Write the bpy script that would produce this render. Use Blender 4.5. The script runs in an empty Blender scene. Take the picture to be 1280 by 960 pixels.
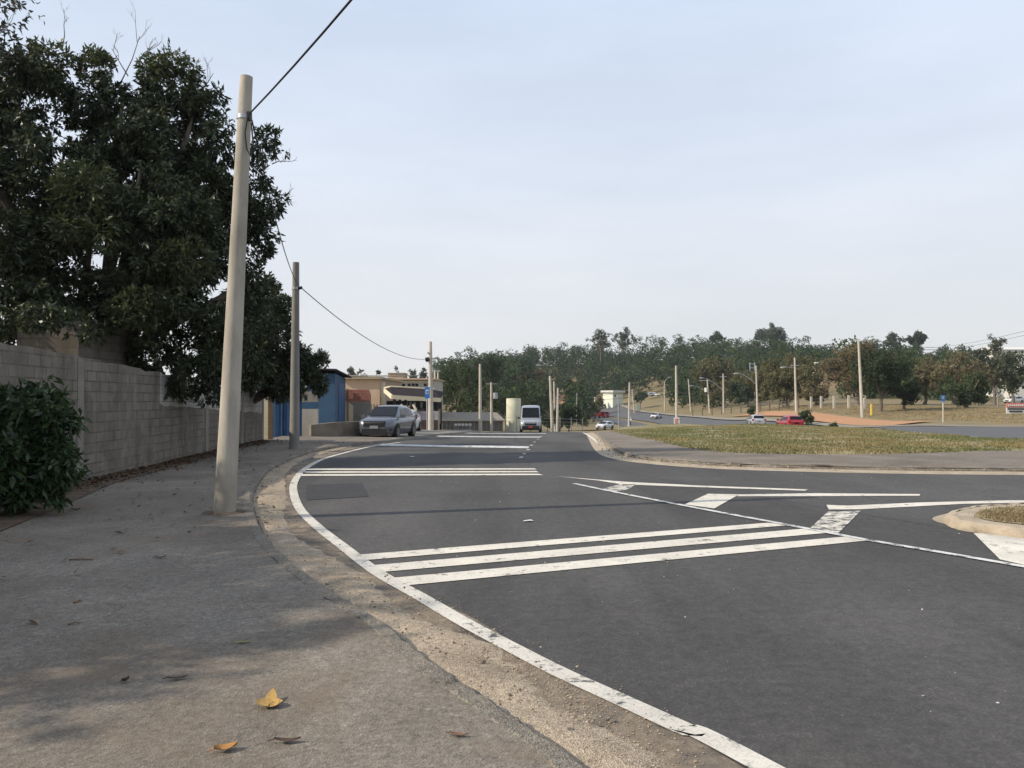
import bpy, bmesh, math, random
import numpy as np
from mathutils import Vector, Matrix
R = math.radians
sc = bpy.context.scene
col = sc.collection

# ---------------------------------------------------------------- camera
EYE = 1.68
PITCH = math.atan(20 / 1000.0)
cam = bpy.data.cameras.new('camera'); cam.sensor_width = 36.0; cam.lens = 36.0 * 1000 / 1280
cam.clip_start = 0.05; cam.clip_end = 6000
cam_o = bpy.data.objects.new('camera', cam); col.objects.link(cam_o)
cam_o.location = (0, 0, EYE); cam_o.rotation_euler = (R(90) + PITCH, 0, 0)
sc.camera = cam_o

# ---------------------------------------------------------------- world, sun, exposure
SUN_EL = 34.0
SUN_DIR = Vector((-0.962 * math.cos(R(SUN_EL)), -0.273 * math.cos(R(SUN_EL)), math.sin(R(SUN_EL))))   # towards the sun
w = bpy.data.worlds.new('World'); sc.world = w; w.use_nodes = True
nt = w.node_tree; nt.nodes.clear()
def wn(t): return nt.nodes.new(t)
sky = wn('ShaderNodeTexSky'); sky.sky_type = 'NISHITA'; sky.sun_disc = False
sky.sun_elevation = R(SUN_EL); sky.sun_rotation = math.atan2(SUN_DIR.x, SUN_DIR.y)
sky.air_density = 1.0; sky.dust_density = 2.5; sky.ozone_density = 1.0; sky.altitude = 600
tc = wn('ShaderNodeTexCoord'); mp = wn('ShaderNodeMapping'); mp.inputs['Scale'].default_value = (1.0, 1.6, 5.0)
mp.inputs['Rotation'].default_value = (0.0, 0.25, 0.3)
nz = wn('ShaderNodeTexNoise'); nz.inputs['Scale'].default_value = 1.7; nz.inputs['Detail'].default_value = 6; nz.inputs['Roughness'].default_value = 0.55
rp = wn('ShaderNodeValToRGB'); rp.color_ramp.elements[0].position = 0.34; rp.color_ramp.elements[1].position = 0.70
rp.color_ramp.elements[0].color = (0.80, 0.80, 0.80, 1); rp.color_ramp.elements[1].color = (0.97, 0.97, 0.97, 1)
sz = wn('ShaderNodeSeparateXYZ'); el = wn('ShaderNodeValToRGB')            # thin high cloud: whiter low down, bluer overhead
for i, (p, c) in enumerate(((0.0, (.705, .70, .695)), (.09, (.72, .735, .755)), (.26, (.70, .757, .85)), (.5, (.605, .705, .875)))):
    if i > 1: el.color_ramp.elements.new(p)
    el.color_ramp.elements[i].position = p; el.color_ramp.elements[i].color = (*c, 1)
gain = wn('ShaderNodeVectorMath'); gain.operation = 'SCALE'; gain.inputs['Scale'].default_value = 11.9
mx = wn('ShaderNodeMix'); mx.data_type = 'RGBA'
bg = wn('ShaderNodeBackground'); bg.inputs['Strength'].default_value = 0.10
out = wn('ShaderNodeOutputWorld')
L_ = nt.links.new
L_(tc.outputs['Generated'], mp.inputs['Vector']); L_(mp.outputs['Vector'], nz.inputs['Vector']); L_(nz.outputs['Fac'], rp.inputs['Fac'])
L_(tc.outputs['Generated'], sz.inputs[0]); L_(sz.outputs['Z'], el.inputs['Fac']); L_(el.outputs['Color'], gain.inputs[0])
L_(rp.outputs['Color'], mx.inputs[0]); L_(sky.outputs['Color'], mx.inputs[6]); L_(gain.outputs[0], mx.inputs[7])
L_(mx.outputs[2], bg.inputs['Color']); L_(bg.outputs['Background'], out.inputs['Surface'])
sun = bpy.data.lights.new('sun', 'SUN'); sun.energy = 5.0; sun.angle = R(0.6); sun.color = (1.0, 0.90, 0.76)
sun_o = bpy.data.objects.new('sun', sun); col.objects.link(sun_o)
sun_o.rotation_euler = (-SUN_DIR).to_track_quat('-Z', 'Y').to_euler(); sun_o.location = (-40, -20, 40)
sc.view_settings.view_transform = 'Standard'; sc.view_settings.look = 'None'
sc.view_settings.exposure = 0.0; sc.view_settings.gamma = 1.0; sc.view_settings.use_curve_mapping = False
sc.cycles.use_denoising = True
sc.cycles.max_bounces = 6; sc.cycles.diffuse_bounces = 3; sc.cycles.glossy_bounces = 2; sc.cycles.transmission_bounces = 4
sc.cycles.volume_bounces = 0; sc.cycles.sample_clamp_indirect = 6.0; sc.cycles.transparent_max_bounces = 8

HAZE = 0.00016        # density of the air, built last

# ---------------------------------------------------------------- where a photographed point stands in the world
CP, SP = math.cos(PITCH), math.sin(PITCH)
def at(px, py, Y):
    a = (px - 640) / 1000.0; b = (480 - py) / 1000.0
    y1 = CP - SP * b; z1 = SP + CP * b
    return Vector((a * Y / y1, Y, EYE + z1 / y1 * Y))

# ---------------------------------------------------------------- terrain: heights surveyed at these places (bearing, distance, height)
CTRL = [(p, y, 0) for p in (-400, 0, 300, 640, 1000, 1300, 1700) for y in (12, 22)] + [
 (-400,60,0),(-400,150,0),(100,40,0),(100,80,0),(350,42,0),(350,65,0),(640,31,-.08),(640,40,-.3),(600,56,-.7),(660,75,-1.35),(650,92,-1.9),(700,102,-2.3),
 (755,136,-3.4),(480,45,-.3),(500,62,-.6),(420,60,-.2),(545,57,-.6),(560,75,-1.2),(600,98,-1.9),(560,120,-2.4),(450,120,-1),(300,200,0),
 (450,300,2),(100,300,2),(600,160,-2.8),(600,260,1),(690,200,-3.4),(690,300,-2),(700,350,-1.0),(650,350,5),(560,420,12),(620,420,17),(700,420,17),
 (760,250,-4.2),(745,280,-3.9),(800,190,-3.8),(822,207,-3.3),(768,290,.8),(800,305,1.8),(800,420,20),(900,420,24),(1000,420,21),(1100,420,19),(1200,420,16),
 (800,50,-.4),(900,40,-.15),(845,84,-.95),(900,62,-.45),(800,75,-1.1),(780,62,-.8),(950,60,-.25),(1000,50,-.1),(1060,47,-.1),(720,60,-.85),(760,100,-2.2),
 (987,80,-1.35),(944,95,-1.6),(900,130,-2.3),(880,150,-2.5),(850,175,-3.0),(1100,52,-.3),(1280,44,-.1),(1400,44,0),(1030,68,-1.0),
 (1073,93,-.3),(1000,112,-.2),(946,136,-.7),(904,176,-1.0),(862,215,-1.3),(830,240,-1.6),(1178,67,-.1),(1180,95,.25),(1280,100,.7),(1250,64,0),(1500,100,1),
 (1265,180,1.3),(1200,250,5),(1100,250,6),(1000,250,4),(930,260,3),(860,300,4),(1300,420,11),(1500,420,8),(1600,200,2),
 (-400,420,4),(200,420,5)] + [(p, 800, 14) for p in (-400, 0, 640, 1000, 1600)]
_c = np.array(CTRL, float)
_cu = np.stack([(_c[:, 0] - 640) / 1000 * 5, np.log(_c[:, 1]) * 2.6], 1); _cz = _c[:, 2]
def _phi(r): return np.where(r > 1e-9, r * r * np.log(r + 1e-12), 0)
def _rbf_fit():
    n = len(_cu); A = np.zeros((n + 3, n + 3))
    A[:n, :n] = _phi(np.linalg.norm(_cu[:, None] - _cu[None], axis=2)) + np.eye(n) * 0.02
    A[:n, n] = 1; A[:n, n + 1:n + 3] = _cu; A[n:, :n] = A[:n, n:].T
    return np.linalg.solve(A, np.concatenate([_cz, [0, 0, 0]]))
_w = _rbf_fit()
def H(x, y):
    x = np.atleast_1d(np.asarray(x, float)); y = np.atleast_1d(np.asarray(y, float))
    yc = np.clip(y, 12, 800); u = np.clip(x / yc, -1.0, 0.95)
    q = np.stack([u * 5, np.log(yc) * 2.6], 1)
    res = np.zeros(len(q))
    for i in range(0, len(q), 4000):
        k = q[i:i + 4000]
        r = np.linalg.norm(k[:, None] - _cu[None], axis=2)
        res[i:i + 4000] = _phi(r) @ _w[:-3] + _w[-3] + k @ _w[-2:]
    t = np.clip((y - 19) / 12, 0, 1); t = t * t * (3 - 2 * t)
    return res * t
def hz(x, y): return float(H([x], [y])[0])
def gp(px, py, off=0.0):
    """the point of the ground (raised by off) seen at a pixel"""
    d = at(px, py, 1.0) - Vector((0, 0, EYE))
    lo = 1.0; Y = 1.0
    while Y < 900:
        Y2 = Y * 1.02 + 0.02
        if EYE + d.z * Y2 <= hz(d.x * Y2, Y2) + off:
            a, b = Y, Y2
            for _ in range(25):
                m = (a + b) / 2
                if EYE + d.z * m <= hz(d.x * m, m) + off: b = m
                else: a = m
            return Vector((d.x * b, b, EYE + d.z * b))
        Y = Y2
    return at(px, py, 900)

# ---------------------------------------------------------------- materials
def new_mat(name):
    m = bpy.data.materials.new(name); m.use_nodes = True
    n = m.node_tree; b = n.nodes['Principled BSDF']
    return m, n, b
def N(n, t, **kw):
    o = n.nodes.new(t)
    for k, v in kw.items():
        if k in o.inputs: o.inputs[k].default_value = v
        else: setattr(o, k, v)
    return o
def noise(n, scale, detail=5, rough=.6, vec=None, dist=0.0):
    o = N(n, 'ShaderNodeTexNoise'); o.inputs['Scale'].default_value = scale; o.inputs['Detail'].default_value = detail
    o.inputs['Roughness'].default_value = rough; o.inputs['Distortion'].default_value = dist
    if vec is not None: n.links.new(vec, o.inputs['Vector'])
    return o.outputs['Fac']
def ramp(n, fac, *stops):
    o = N(n, 'ShaderNodeValToRGB'); e = o.color_ramp.elements
    while len(e) < len(stops): e.new(0.5)
    for i, (p, c) in enumerate(stops):
        e[i].position = p; e[i].color = (c, c, c, 1) if isinstance(c, (int, float)) else (*c, 1)
    n.links.new(fac, o.inputs['Fac']); return o.outputs['Color']
def mix(n, fac, a, b, blend='MIX'):
    o = N(n, 'ShaderNodeMix'); o.data_type = 'RGBA'; o.blend_type = blend
    for k, v in (('Factor', fac), ('A', a), ('B', b)):
        i = o.inputs[k] if k != 'Factor' else o.inputs[0]
        if k == 'A': i = o.inputs[6]
        if k == 'B': i = o.inputs[7]
        if isinstance(v, (int, float)): i.default_value = v if k == 'Factor' else (v, v, v, 1)
        elif isinstance(v, tuple): i.default_value = (*v, 1)
        else: n.links.new(v, i)
    return o.outputs[2]
def bump(n, b, h, strength=.3, dist=.02):
    o = N(n, 'ShaderNodeBump'); o.invert = strength < 0; strength = abs(strength); o.inputs['Strength'].default_value = strength; o.inputs['Distance'].default_value = dist
    n.links.new(h, o.inputs['Height']); n.links.new(o.outputs['Normal'], b.inputs['Normal'])
def objco(n): return N(n, 'ShaderNodeTexCoord').outputs['Object']
def geoco(n): return N(n, 'ShaderNodeNewGeometry').outputs['Position']
def scaled(n, vec, s):
    o = N(n, 'ShaderNodeMapping'); o.inputs['Scale'].default_value = s; n.links.new(vec, o.inputs['Vector']); return o.outputs['Vector']
def M(name, c1, c2=None, scale=6.0, rough=.8, bmp=.0, bscale=None, metal=0.0, spec=.3, stretch=None, coat=0.0):
    m, n, b = new_mat(name)
    b.inputs['Roughness'].default_value = rough; b.inputs['Metallic'].default_value = metal
    b.inputs['Specular IOR Level'].default_value = spec; b.inputs['Coat Weight'].default_value = coat
    v = geoco(n)
    if stretch: v = scaled(n, v, stretch)
    c2 = c2 or tuple(x * .8 for x in c1)
    f = ramp(n, noise(n, scale, 6, .62, v), (.34, c1), (.68, c2))
    n.links.new(f, b.inputs['Base Color'])
    if bmp: bump(n, b, noise(n, bscale or scale * 4, 5, .65, v), bmp, .02)
    return m
def leafmat(name, c1, c2, c3=None, trans=.22, rough=.5, glossy=.25, tone=None, ts=.35):
    """each leaf has a tone of its own between the leaf colours"""
    m, n, b = new_mat(name)
    g = N(n, 'ShaderNodeNewGeometry')
    st = [(0.0, c1), (.6, c2)] + ([(1.0, c3)] if c3 else [])
    c = ramp(n, g.outputs['Random Per Island'], *st)
    big = ramp(n, noise(n, ts, 3, .5, g.outputs['Position']), *(tone or ((.3, .72), (.7, 1.25))))
    c = mix(n, 1.0, c, big, 'MULTIPLY')
    n.links.new(c, b.inputs['Base Color']); b.inputs['Roughness'].default_value = rough; b.inputs['Specular IOR Level'].default_value = glossy
    t = N(n, 'ShaderNodeBsdfTranslucent'); n.links.new(c, t.inputs['Color'])
    s = N(n, 'ShaderNodeMixShader'); s.inputs[0].default_value = trans
    n.links.new(b.outputs[0], s.inputs[1]); n.links.new(t.outputs[0], s.inputs[2])
    n.links.new(s.outputs[0], n.nodes['Material Output'].inputs['Surface'])
    return m

def mat_asphalt(name='asphalt', dusty=False):
    m, n, b = new_mat(name); v = geoco(n)
    big = ramp(n, noise(n, .16, 5, .62, v, .3), (.32, (.058, .055, .052)), (.5, (.074, .070, .0665)), (.68, (.092, .087, .082)))
    lanes = ramp(n, noise(n, .55, 4, .55, scaled(n, v, (1.0, .10, 1))), (.30, .70), (.5, 1.0), (.70, 1.24))
    c = mix(n, 1.0, big, lanes, 'MULTIPLY')
    sp = N(n, 'ShaderNodeTexVoronoi'); sp.inputs['Scale'].default_value = 70; n.links.new(v, sp.inputs['Vector'])
    spk = ramp(n, sp.outputs['Color'], (.2, .74), (.7, 1.08), (.93, 1.5))
    c = mix(n, .55, c, spk, 'MULTIPLY')
    gr = ramp(n, noise(n, 9, 6, .8, v), (.34, .78), (.66, 1.22)); c = mix(n, 1.0, c, gr, 'MULTIPLY')
    st = ramp(n, noise(n, 1.3, 7, .72, scaled(n, v, (1.5, .35, 1)), .8), (.60, 0.0), (.74, .65))
    c = mix(n, st, c, (.042, .041, .040))
    du = ramp(n, noise(n, .9, 7, .72, v, .5), (.57, 0.0), (.80, .40))
    c = mix(n, du, c, (.135, .122, .104))
    ck = N(n, 'ShaderNodeTexVoronoi'); ck.feature = 'DISTANCE_TO_EDGE'; ck.inputs['Scale'].default_value = .23
    wv = N(n, 'ShaderNodeVectorMath'); wv.operation = 'ADD'; nz_ = N(n, 'ShaderNodeTexNoise'); nz_.inputs['Scale'].default_value = 1.6; nz_.inputs['Detail'].default_value = 6; n.links.new(v, nz_.inputs['Vector'])
    n.links.new(v, wv.inputs[0]); n.links.new(nz_.outputs['Color'], wv.inputs[1]); n.links.new(wv.outputs[0], ck.inputs['Vector'])
    cr = ramp(n, ck.outputs['Distance'], (.0, .55), (.0035, 0.0)); has = ramp(n, noise(n, .3, 2, .5, v), (.52, 0.0), (.56, 1.0))
    cr = mix(n, 1.0, cr, has, 'MULTIPLY'); c = mix(n, cr, c, (.026, .025, .025))
    if dusty:
        sd = ramp(n, noise(n, 1.5, 7, .75, v, .4), (.34, 0.0), (.62, .85)); c = mix(n, sd, c, ramp(n, noise(n, 14, 5, .7, v), (.35, (.20, .155, .11)), (.65, (.36, .285, .20))))
    n.links.new(c, b.inputs['Base Color']); b.inputs['Roughness'].default_value = .86; b.inputs['Specular IOR Level'].default_value = .2
    h = mix(n, .4, sp.outputs['Distance'], noise(n, 40, 4, .7, v)); bump(n, b, h, .5, .008)
    return m
def mat_sand(name, c1, c2, c3):
    m, n, b = new_mat(name); v = geoco(n)
    c = ramp(n, noise(n, 1.7, 7, .72, v, .5), (.32, c2), (.66, c1))
    sp = N(n, 'ShaderNodeTexVoronoi'); sp.inputs['Scale'].default_value = 110; n.links.new(v, sp.inputs['Vector'])
    c = mix(n, .85, c, ramp(n, sp.outputs['Color'], (.1, .50), (.5, 1.0), (.92, 1.4)), 'MULTIPLY')
    c = mix(n, 1.0, c, ramp(n, noise(n, 30, 6, .8, v), (.34, .72), (.66, 1.2)), 'MULTIPLY')
    dk = ramp(n, noise(n, 4.2, 7, .78, v, .8), (.56, 0.0), (.68, .8)); c = mix(n, dk, c, c3)
    n.links.new(c, b.inputs['Base Color']); b.inputs['Roughness'].default_value = .95; b.inputs['Specular IOR Level'].default_value = .1
    bump(n, b, mix(n, .5, noise(n, 14, 7, .8, v), sp.outputs['Distance']), .9, .016); return m
def mat_pavement():
    m, n, b = new_mat('pavement_concrete'); v = geoco(n)
    c = ramp(n, noise(n, .42, 6, .66, v, .5), (.28, (.128, .109, .088)), (.5, (.19, .164, .134)), (.72, (.272, .237, .195)))
    sp = N(n, 'ShaderNodeTexVoronoi'); sp.inputs['Scale'].default_value = 95; n.links.new(v, sp.inputs['Vector'])
    spk = ramp(n, sp.outputs['Color'], (.10, .50), (.40, .95), (.8, 1.18), (.96, 1.9))
    c = mix(n, .65, c, spk, 'MULTIPLY')
    fine = ramp(n, noise(n, 17, 6, .78, v), (.36, .74), (.66, 1.2))
    c = mix(n, 1.0, c, fine, 'MULTIPLY')
    so = ramp(n, noise(n, .7, 6, .7, v, .6), (.50, 0.0), (.72, .6))
    c = mix(n, so, c, (.17, .122, .080))
    dk = ramp(n, noise(n, 2.6, 7, .75, v, 1.2), (.58, 0.0), (.72, .55))
    c = mix(n, dk, c, (.085, .076, .066))
    ck = N(n, 'ShaderNodeTexVoronoi'); ck.feature = 'DISTANCE_TO_EDGE'; ck.inputs['Scale'].default_value = .34
    wv = N(n, 'ShaderNodeVectorMath'); wv.operation = 'ADD'; nz_ = N(n, 'ShaderNodeTexNoise'); nz_.inputs['Scale'].default_value = 1.9; nz_.inputs['Detail'].default_value = 6; n.links.new(v, nz_.inputs['Vector'])
    n.links.new(v, wv.inputs[0]); n.links.new(nz_.outputs['Color'], wv.inputs[1]); n.links.new(wv.outputs[0], ck.inputs['Vector'])
    cr = ramp(n, ck.outputs['Distance'], (.0, .6), (.004, 0.0)); has = ramp(n, noise(n, .35, 2, .5, v), (.50, 0.0), (.55, 1.0))
    cr = mix(n, 1.0, cr, has, 'MULTIPLY'); c = mix(n, cr, c, (.05, .043, .036))
    n.links.new(c, b.inputs['Base Color']); b.inputs['Roughness'].default_value = .92; b.inputs['Specular IOR Level'].default_value = .15
    h = mix(n, .55, sp.outputs['Distance'], noise(n, 22, 6, .75, v)); bump(n, b, h, .7, .010)
    return m
def mat_paint(name, wear=.62, c=(.66, .61, .52)):
    m, n, b = new_mat(name); v = geoco(n)
    a = ramp(n, noise(n, 5.5, 8, .78, v, .3), (wear - .03, 0.0), (wear + .05, 1.0))
    dirt = ramp(n, noise(n, 1.3, 5, .65, v), (.35, 1.06), (.72, .80))
    base = mix(n, 1.0, c, dirt, 'MULTIPLY')
    fl = ramp(n, noise(n, 60, 3, .6, v), (.38, .72), (.5, 1.0))
    base = mix(n, .7, base, fl, 'MULTIPLY')
    cc = mix(n, a, base, (.075, .074, .073))
    n.links.new(cc, b.inputs['Base Color']); b.inputs['Roughness'].default_value = .75; b.inputs['Specular IOR Level'].default_value = .25
    bump(n, b, noise(n, 80, 2, .6, v), .25, .004)
    return m
def mat_blocks(name, c1, c2, mortar, bw=.40, bh=.20, stain=(.10, .09, .08), stain_amt=.75, rot=False, msize=.012, smear=.0):
    """masonry: block courses run along the longer horizontal direction"""
    m, n, b = new_mat(name); v = geoco(n)
    sx = N(n, 'ShaderNodeSeparateXYZ'); n.links.new(v, sx.inputs[0])
    cb = N(n, 'ShaderNodeCombineXYZ'); n.links.new(sx.outputs['X' if rot else 'Y'], cb.inputs['X']); n.links.new(sx.outputs['Z'], cb.inputs['Y'])
    br = N(n, 'ShaderNodeTexBrick'); n.links.new(cb.outputs[0], br.inputs['Vector'])
    br.inputs['Scale'].default_value = 1.0; br.inputs['Brick Width'].default_value = bw; br.inputs['Row Height'].default_value = bh
    br.inputs['Mortar Size'].default_value = msize; br.inputs['Mortar Smooth'].default_value = .3; br.inputs['Bias'].default_value = 0
    br.inputs['Color1'].default_value = (*c1, 1); br.inputs['Color2'].default_value = (*c2, 1); br.inputs['Mortar'].default_value = (*mortar, 1)
    pl = ramp(n, noise(n, .75, 6, .72, v, .5), (.44, 0.0), (.60, smear)); pc = ramp(n, noise(n, 3.2, 6, .7, v), (.35, tuple(x * .82 for x in c2)), (.68, tuple(x * 1.12 for x in c1)))
    c0 = mix(n, pl, br.outputs['Color'], pc)                        # mortar smeared over the joints in places
    st = ramp(n, noise(n, 1.6, 7, .7, scaled(n, v, (1.2, 1.2, .28)), .4), (.46, 0.0), (.70, stain_amt))
    c = mix(n, st, c0, stain)
    lt = ramp(n, noise(n, 2.6, 6, .7, v, .3), (.58, 0.0), (.70, .45))
    c = mix(n, lt, c, tuple(min(1, x * 1.45) for x in c1))
    n.links.new(c, b.inputs['Base Color']); b.inputs['Roughness'].default_value = .9; b.inputs['Specular IOR Level'].default_value = .15
    h = mix(n, .35, br.outputs['Fac'], noise(n, 24, 5, .7, v)); bump(n, b, h, -.45, .012)
    return m

# ---------------------------------------------------------------- mesh building
class MB:
    def __init__(s): s.v = []; s.f = []; s.sm = []
    def add(s, vs, fs, smooth=False):
        o = len(s.v); s.v += [tuple(v) for v in vs]; s.f += [tuple(i + o for i in f) for f in fs]; s.sm += [smooth] * len(fs); return s
    def box(s, c, size, rz=0.0, rx=0.0, ry=0.0):
        m = Matrix.Translation(Vector(c)) @ Matrix.Rotation(rz, 4, 'Z') @ Matrix.Rotation(ry, 4, 'Y') @ Matrix.Rotation(rx, 4, 'X')
        vs = [m @ Vector((x * size[0] / 2, y * size[1] / 2, z * size[2] / 2)) for x in (-1, 1) for y in (-1, 1) for z in (-1, 1)]
        return s.add(vs, [(0, 1, 3, 2), (4, 6, 7, 5), (0, 4, 5, 1), (2, 3, 7, 6), (0, 2, 6, 4), (1, 5, 7, 3)])
    def tube(s, pts, rad, n=8, caps=True, smooth=True):
        pts = [Vector(p) for p in pts]; rad = rad if isinstance(rad, (list, tuple)) else [rad] * len(pts)
        vs = []
        for i, p in enumerate(pts):
            d = (pts[min(i + 1, len(pts) - 1)] - pts[max(i - 1, 0)]).normalized()
            a = Vector((0, 0, 1)) if abs(d.z) < .9 else Vector((1, 0, 0))
            e1 = d.cross(a).normalized(); e2 = d.cross(e1).normalized()
            vs += [p + (e1 * math.cos(2 * math.pi * k / n) + e2 * math.sin(2 * math.pi * k / n)) * rad[i] for k in range(n)]
        fs = [(i * n + k, i * n + (k + 1) % n, (i + 1) * n + (k + 1) % n, (i + 1) * n + k) for i in range(len(pts) - 1) for k in range(n)]
        s.add(vs, fs, smooth)
        if caps:
            s.add(vs[:n][::-1], [tuple(range(n))]); s.add(vs[-n:], [tuple(range(n))])
        return s
    def prism(s, poly, axis, d0, d1):
        """a polygon of (a, b) pairs pushed along an axis from d0 to d1"""
        def P(a, b, d): return {'x': (d, a, b), 'y': (a, d, b), 'z': (a, b, d)}[axis]
        n = len(poly); vs = [P(a, b, d0) for a, b in poly] + [P(a, b, d1) for a, b in poly]
        return s.add(vs, [tuple(range(n))[::-1], tuple(range(n, 2 * n))] + [(i, (i + 1) % n, n + (i + 1) % n, n + i) for i in range(n)])
    def loft(s, rings, closed=True, smooth=True, caps=True):
        n = len(rings[0]); vs = [p for r in rings for p in r]
        m = n if closed else n - 1
        fs = [(i * n + k, i * n + (k + 1) % n, (i + 1) * n + (k + 1) % n, (i + 1) * n + k) for i in range(len(rings) - 1) for k in range(m)]
        s.add(vs, fs, smooth)
        if caps: s.add(rings[0], [tuple(range(n))[::-1]]); s.add(rings[-1], [tuple(range(n))])
        return s
    def blob(s, c, r, seed=0, amp=.12, n=10):
        rnd = random.Random(seed); rings = []
        for i in range(1, n):
            t = math.pi * i / n
            rings.append([Vector(c) + Vector((r[0] * math.sin(t) * math.cos(q), r[1] * math.sin(t) * math.sin(q), r[2] * math.cos(t))) * (1 + rnd.uniform(-amp, amp)) for q in [2 * math.pi * k / n for k in range(n)]])
        return s.loft(rings)
    def mesh(s, name, fix=True):
        me = bpy.data.meshes.new(name); me.from_pydata(s.v, [], s.f)
        me.polygons.foreach_set('use_smooth', s.sm)
        if fix:
            b = bmesh.new(); b.from_mesh(me); bmesh.ops.recalc_face_normals(b, faces=b.faces); b.to_mesh(me); b.free()
        me.update(); return me
def np_mesh(name, V, F):
    me = bpy.data.meshes.new(name); k = F.shape[1]
    me.vertices.add(len(V)); me.vertices.foreach_set('co', np.ascontiguousarray(V, np.float32).ravel())
    me.loops.add(F.size); me.loops.foreach_set('vertex_index', np.ascontiguousarray(F, np.int32).ravel())
    me.polygons.add(len(F)); me.polygons.foreach_set('loop_start', np.arange(0, F.size, k, dtype=np.int32))
    me.polygons.foreach_set('loop_total', np.full(len(F), k, np.int32)); me.update(calc_edges=True); return me

def tag(o, label=None, cat=None, group=None, kind=None):
    if label: o['label'] = label
    if cat: o['category'] = cat
    if group: o['group'] = group
    if kind: o['kind'] = kind
    return o
def thing(name, label, cat, loc=(0, 0, 0), rz=0.0, group=None):
    o = bpy.data.objects.new(name, None); o.empty_display_size = .3; col.objects.link(o)
    o.location = loc; o.rotation_euler = (0, 0, rz); return tag(o, label, cat, group)
def part(name, mb, mat, parent, label=None):
    me = mb if isinstance(mb, bpy.types.Mesh) else mb.mesh(name)
    o = bpy.data.objects.new(name, me); me.materials.append(mat) if not me.materials else None
    col.objects.link(o); o.parent = parent
    if label: o['label'] = label
    return o
def solo(name, mb, mat, label=None, cat=None, group=None, kind=None, loc=None, rz=0.0):
    """a thing that is one mesh; without a place of its own, the origin goes to the middle of its foot"""
    me = mb if isinstance(mb, bpy.types.Mesh) else mb.mesh(name)
    o = bpy.data.objects.new(name, me)
    if not me.materials: me.materials.append(mat)
    if loc is None and kind != 'structure':
        n = len(me.vertices); a = np.empty(n * 3, np.float32); me.vertices.foreach_get('co', a); a = a.reshape(-1, 3)
        lo, hi = a.min(0), a.max(0); loc = Vector(((lo[0] + hi[0]) / 2, (lo[1] + hi[1]) / 2, lo[2]))
        a -= np.array(loc, np.float32); me.vertices.foreach_set('co', a.ravel()); me.update()
    if loc is not None: o.location = loc
    o.rotation_euler = (0, 0, rz); col.objects.link(o); return tag(o, label, cat, group, kind)
def copy_tree(o, parent=None):
    c = o.copy(); col.objects.link(c)
    if parent is not None: c.parent = parent
    for ch in [x for x in o.children]: copy_tree(ch, c)
    return c

# ---------------------------------------------------------------- draped sheets
YL = [-12.0]
while YL[-1] < 420: YL.append(YL[-1] + max(1.5, abs(YL[-1]) * .045))
XL = [x * 2.5 for x in range(-16, 30)]
def lift(x, y): return np.clip((np.abs(y) - 25), 0, 500) * .0007
def sheet(name, poly, off, mat, kind='structure', label=None, height=0.0):
    """a flat surface of this outline, lying on the terrain"""
    b = bmesh.new(); vs = [b.verts.new((p[0], p[1], 0)) for p in poly]; f = b.faces.new(vs)
    b.normal_update()
    if f.normal.z < 0: f.normal_flip()
    bmesh.ops.triangulate(b, faces=b.faces[:])
    xs = [p[0] for p in poly]; ys = [p[1] for p in poly]
    for X in XL:
        if min(xs) < X < max(xs): bmesh.ops.bisect_plane(b, geom=b.verts[:] + b.edges[:] + b.faces[:], plane_co=(X, 0, 0), plane_no=(1, 0, 0))
    for Y in YL:
        if min(ys) < Y < max(ys): bmesh.ops.bisect_plane(b, geom=b.verts[:] + b.edges[:] + b.faces[:], plane_co=(0, Y, 0), plane_no=(0, 1, 0))
    X = np.array([v.co.x for v in b.verts]); Y = np.array([v.co.y for v in b.verts])
    Z = H(X, Y) + off + lift(X, Y) * (1 + off * 20 if off < .1 else 1)
    for v, z in zip(b.verts, Z): v.co.z = z
    me = bpy.data.meshes.new(name); b.to_mesh(me); b.free()
    me.materials.append(mat)
    o = bpy.data.objects.new(name, me); col.objects.link(o); return tag(o, label=label, kind=kind)
def smooth(pts, k=8):
    P = [np.array(p[:2], float) for p in pts]; P = [2 * P[0] - P[1]] + P + [2 * P[-1] - P[-2]]; o = []
    for i in range(1, len(P) - 2):
        p0, p1, p2, p3 = P[i - 1:i + 3]
        for t in np.arange(k) / k:
            o.append(.5 * (2 * p1 + (p2 - p0) * t + (2 * p0 - 5 * p1 + 4 * p2 - p3) * t * t + (3 * p1 - p0 - 3 * p2 + p3) * t ** 3))
    o.append(P[-2]); return o
def offset(line, d):
    o = []
    for i in range(len(line)):
        t = line[min(i + 1, len(line) - 1)] - line[max(i - 1, 0)]; t = t / (np.linalg.norm(t) + 1e-9)
        o.append(line[i] + np.array([t[1], -t[0]]) * d)
    return o
def sweep(name, line, prof, mat, seed=None, jit=0.0):
    """a profile of (sideways to the right, height) pairs carried along a line on the ground"""
    rnd = np.random.RandomState(seed or 0); n = len(line); k = len(prof); V = np.zeros((n, k, 3))
    for j, (d, z) in enumerate(prof):
        L = np.array(offset(line, d)); V[:, j, :2] = L; V[:, j, 2] = z + H(L[:, 0], L[:, 1]) + lift(L[:, 0], L[:, 1])
    if jit:
        for j in range(k): V[:, j, :2] += rnd.normal(0, jit, (n, 2)); V[:, j, 2] += rnd.normal(0, jit * .5, n) * (prof[j][1] > 0.03)
    F = [(i * k + j, i * k + j + 1, (i + 1) * k + j + 1, (i + 1) * k + j) for i in range(n - 1) for j in range(k - 1)]
    mb = MB(); mb.add(V.reshape(-1, 3), F, False); return solo(name, mb, mat, kind='structure')
def stripe(line, wd):
    return [p for p in offset(line, -wd / 2)] + [p for p in offset(line, wd / 2)][::-1]
def quadpx(pts, off=0.0): return [gp(x, y, off)[:2] for x, y in pts]

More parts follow.
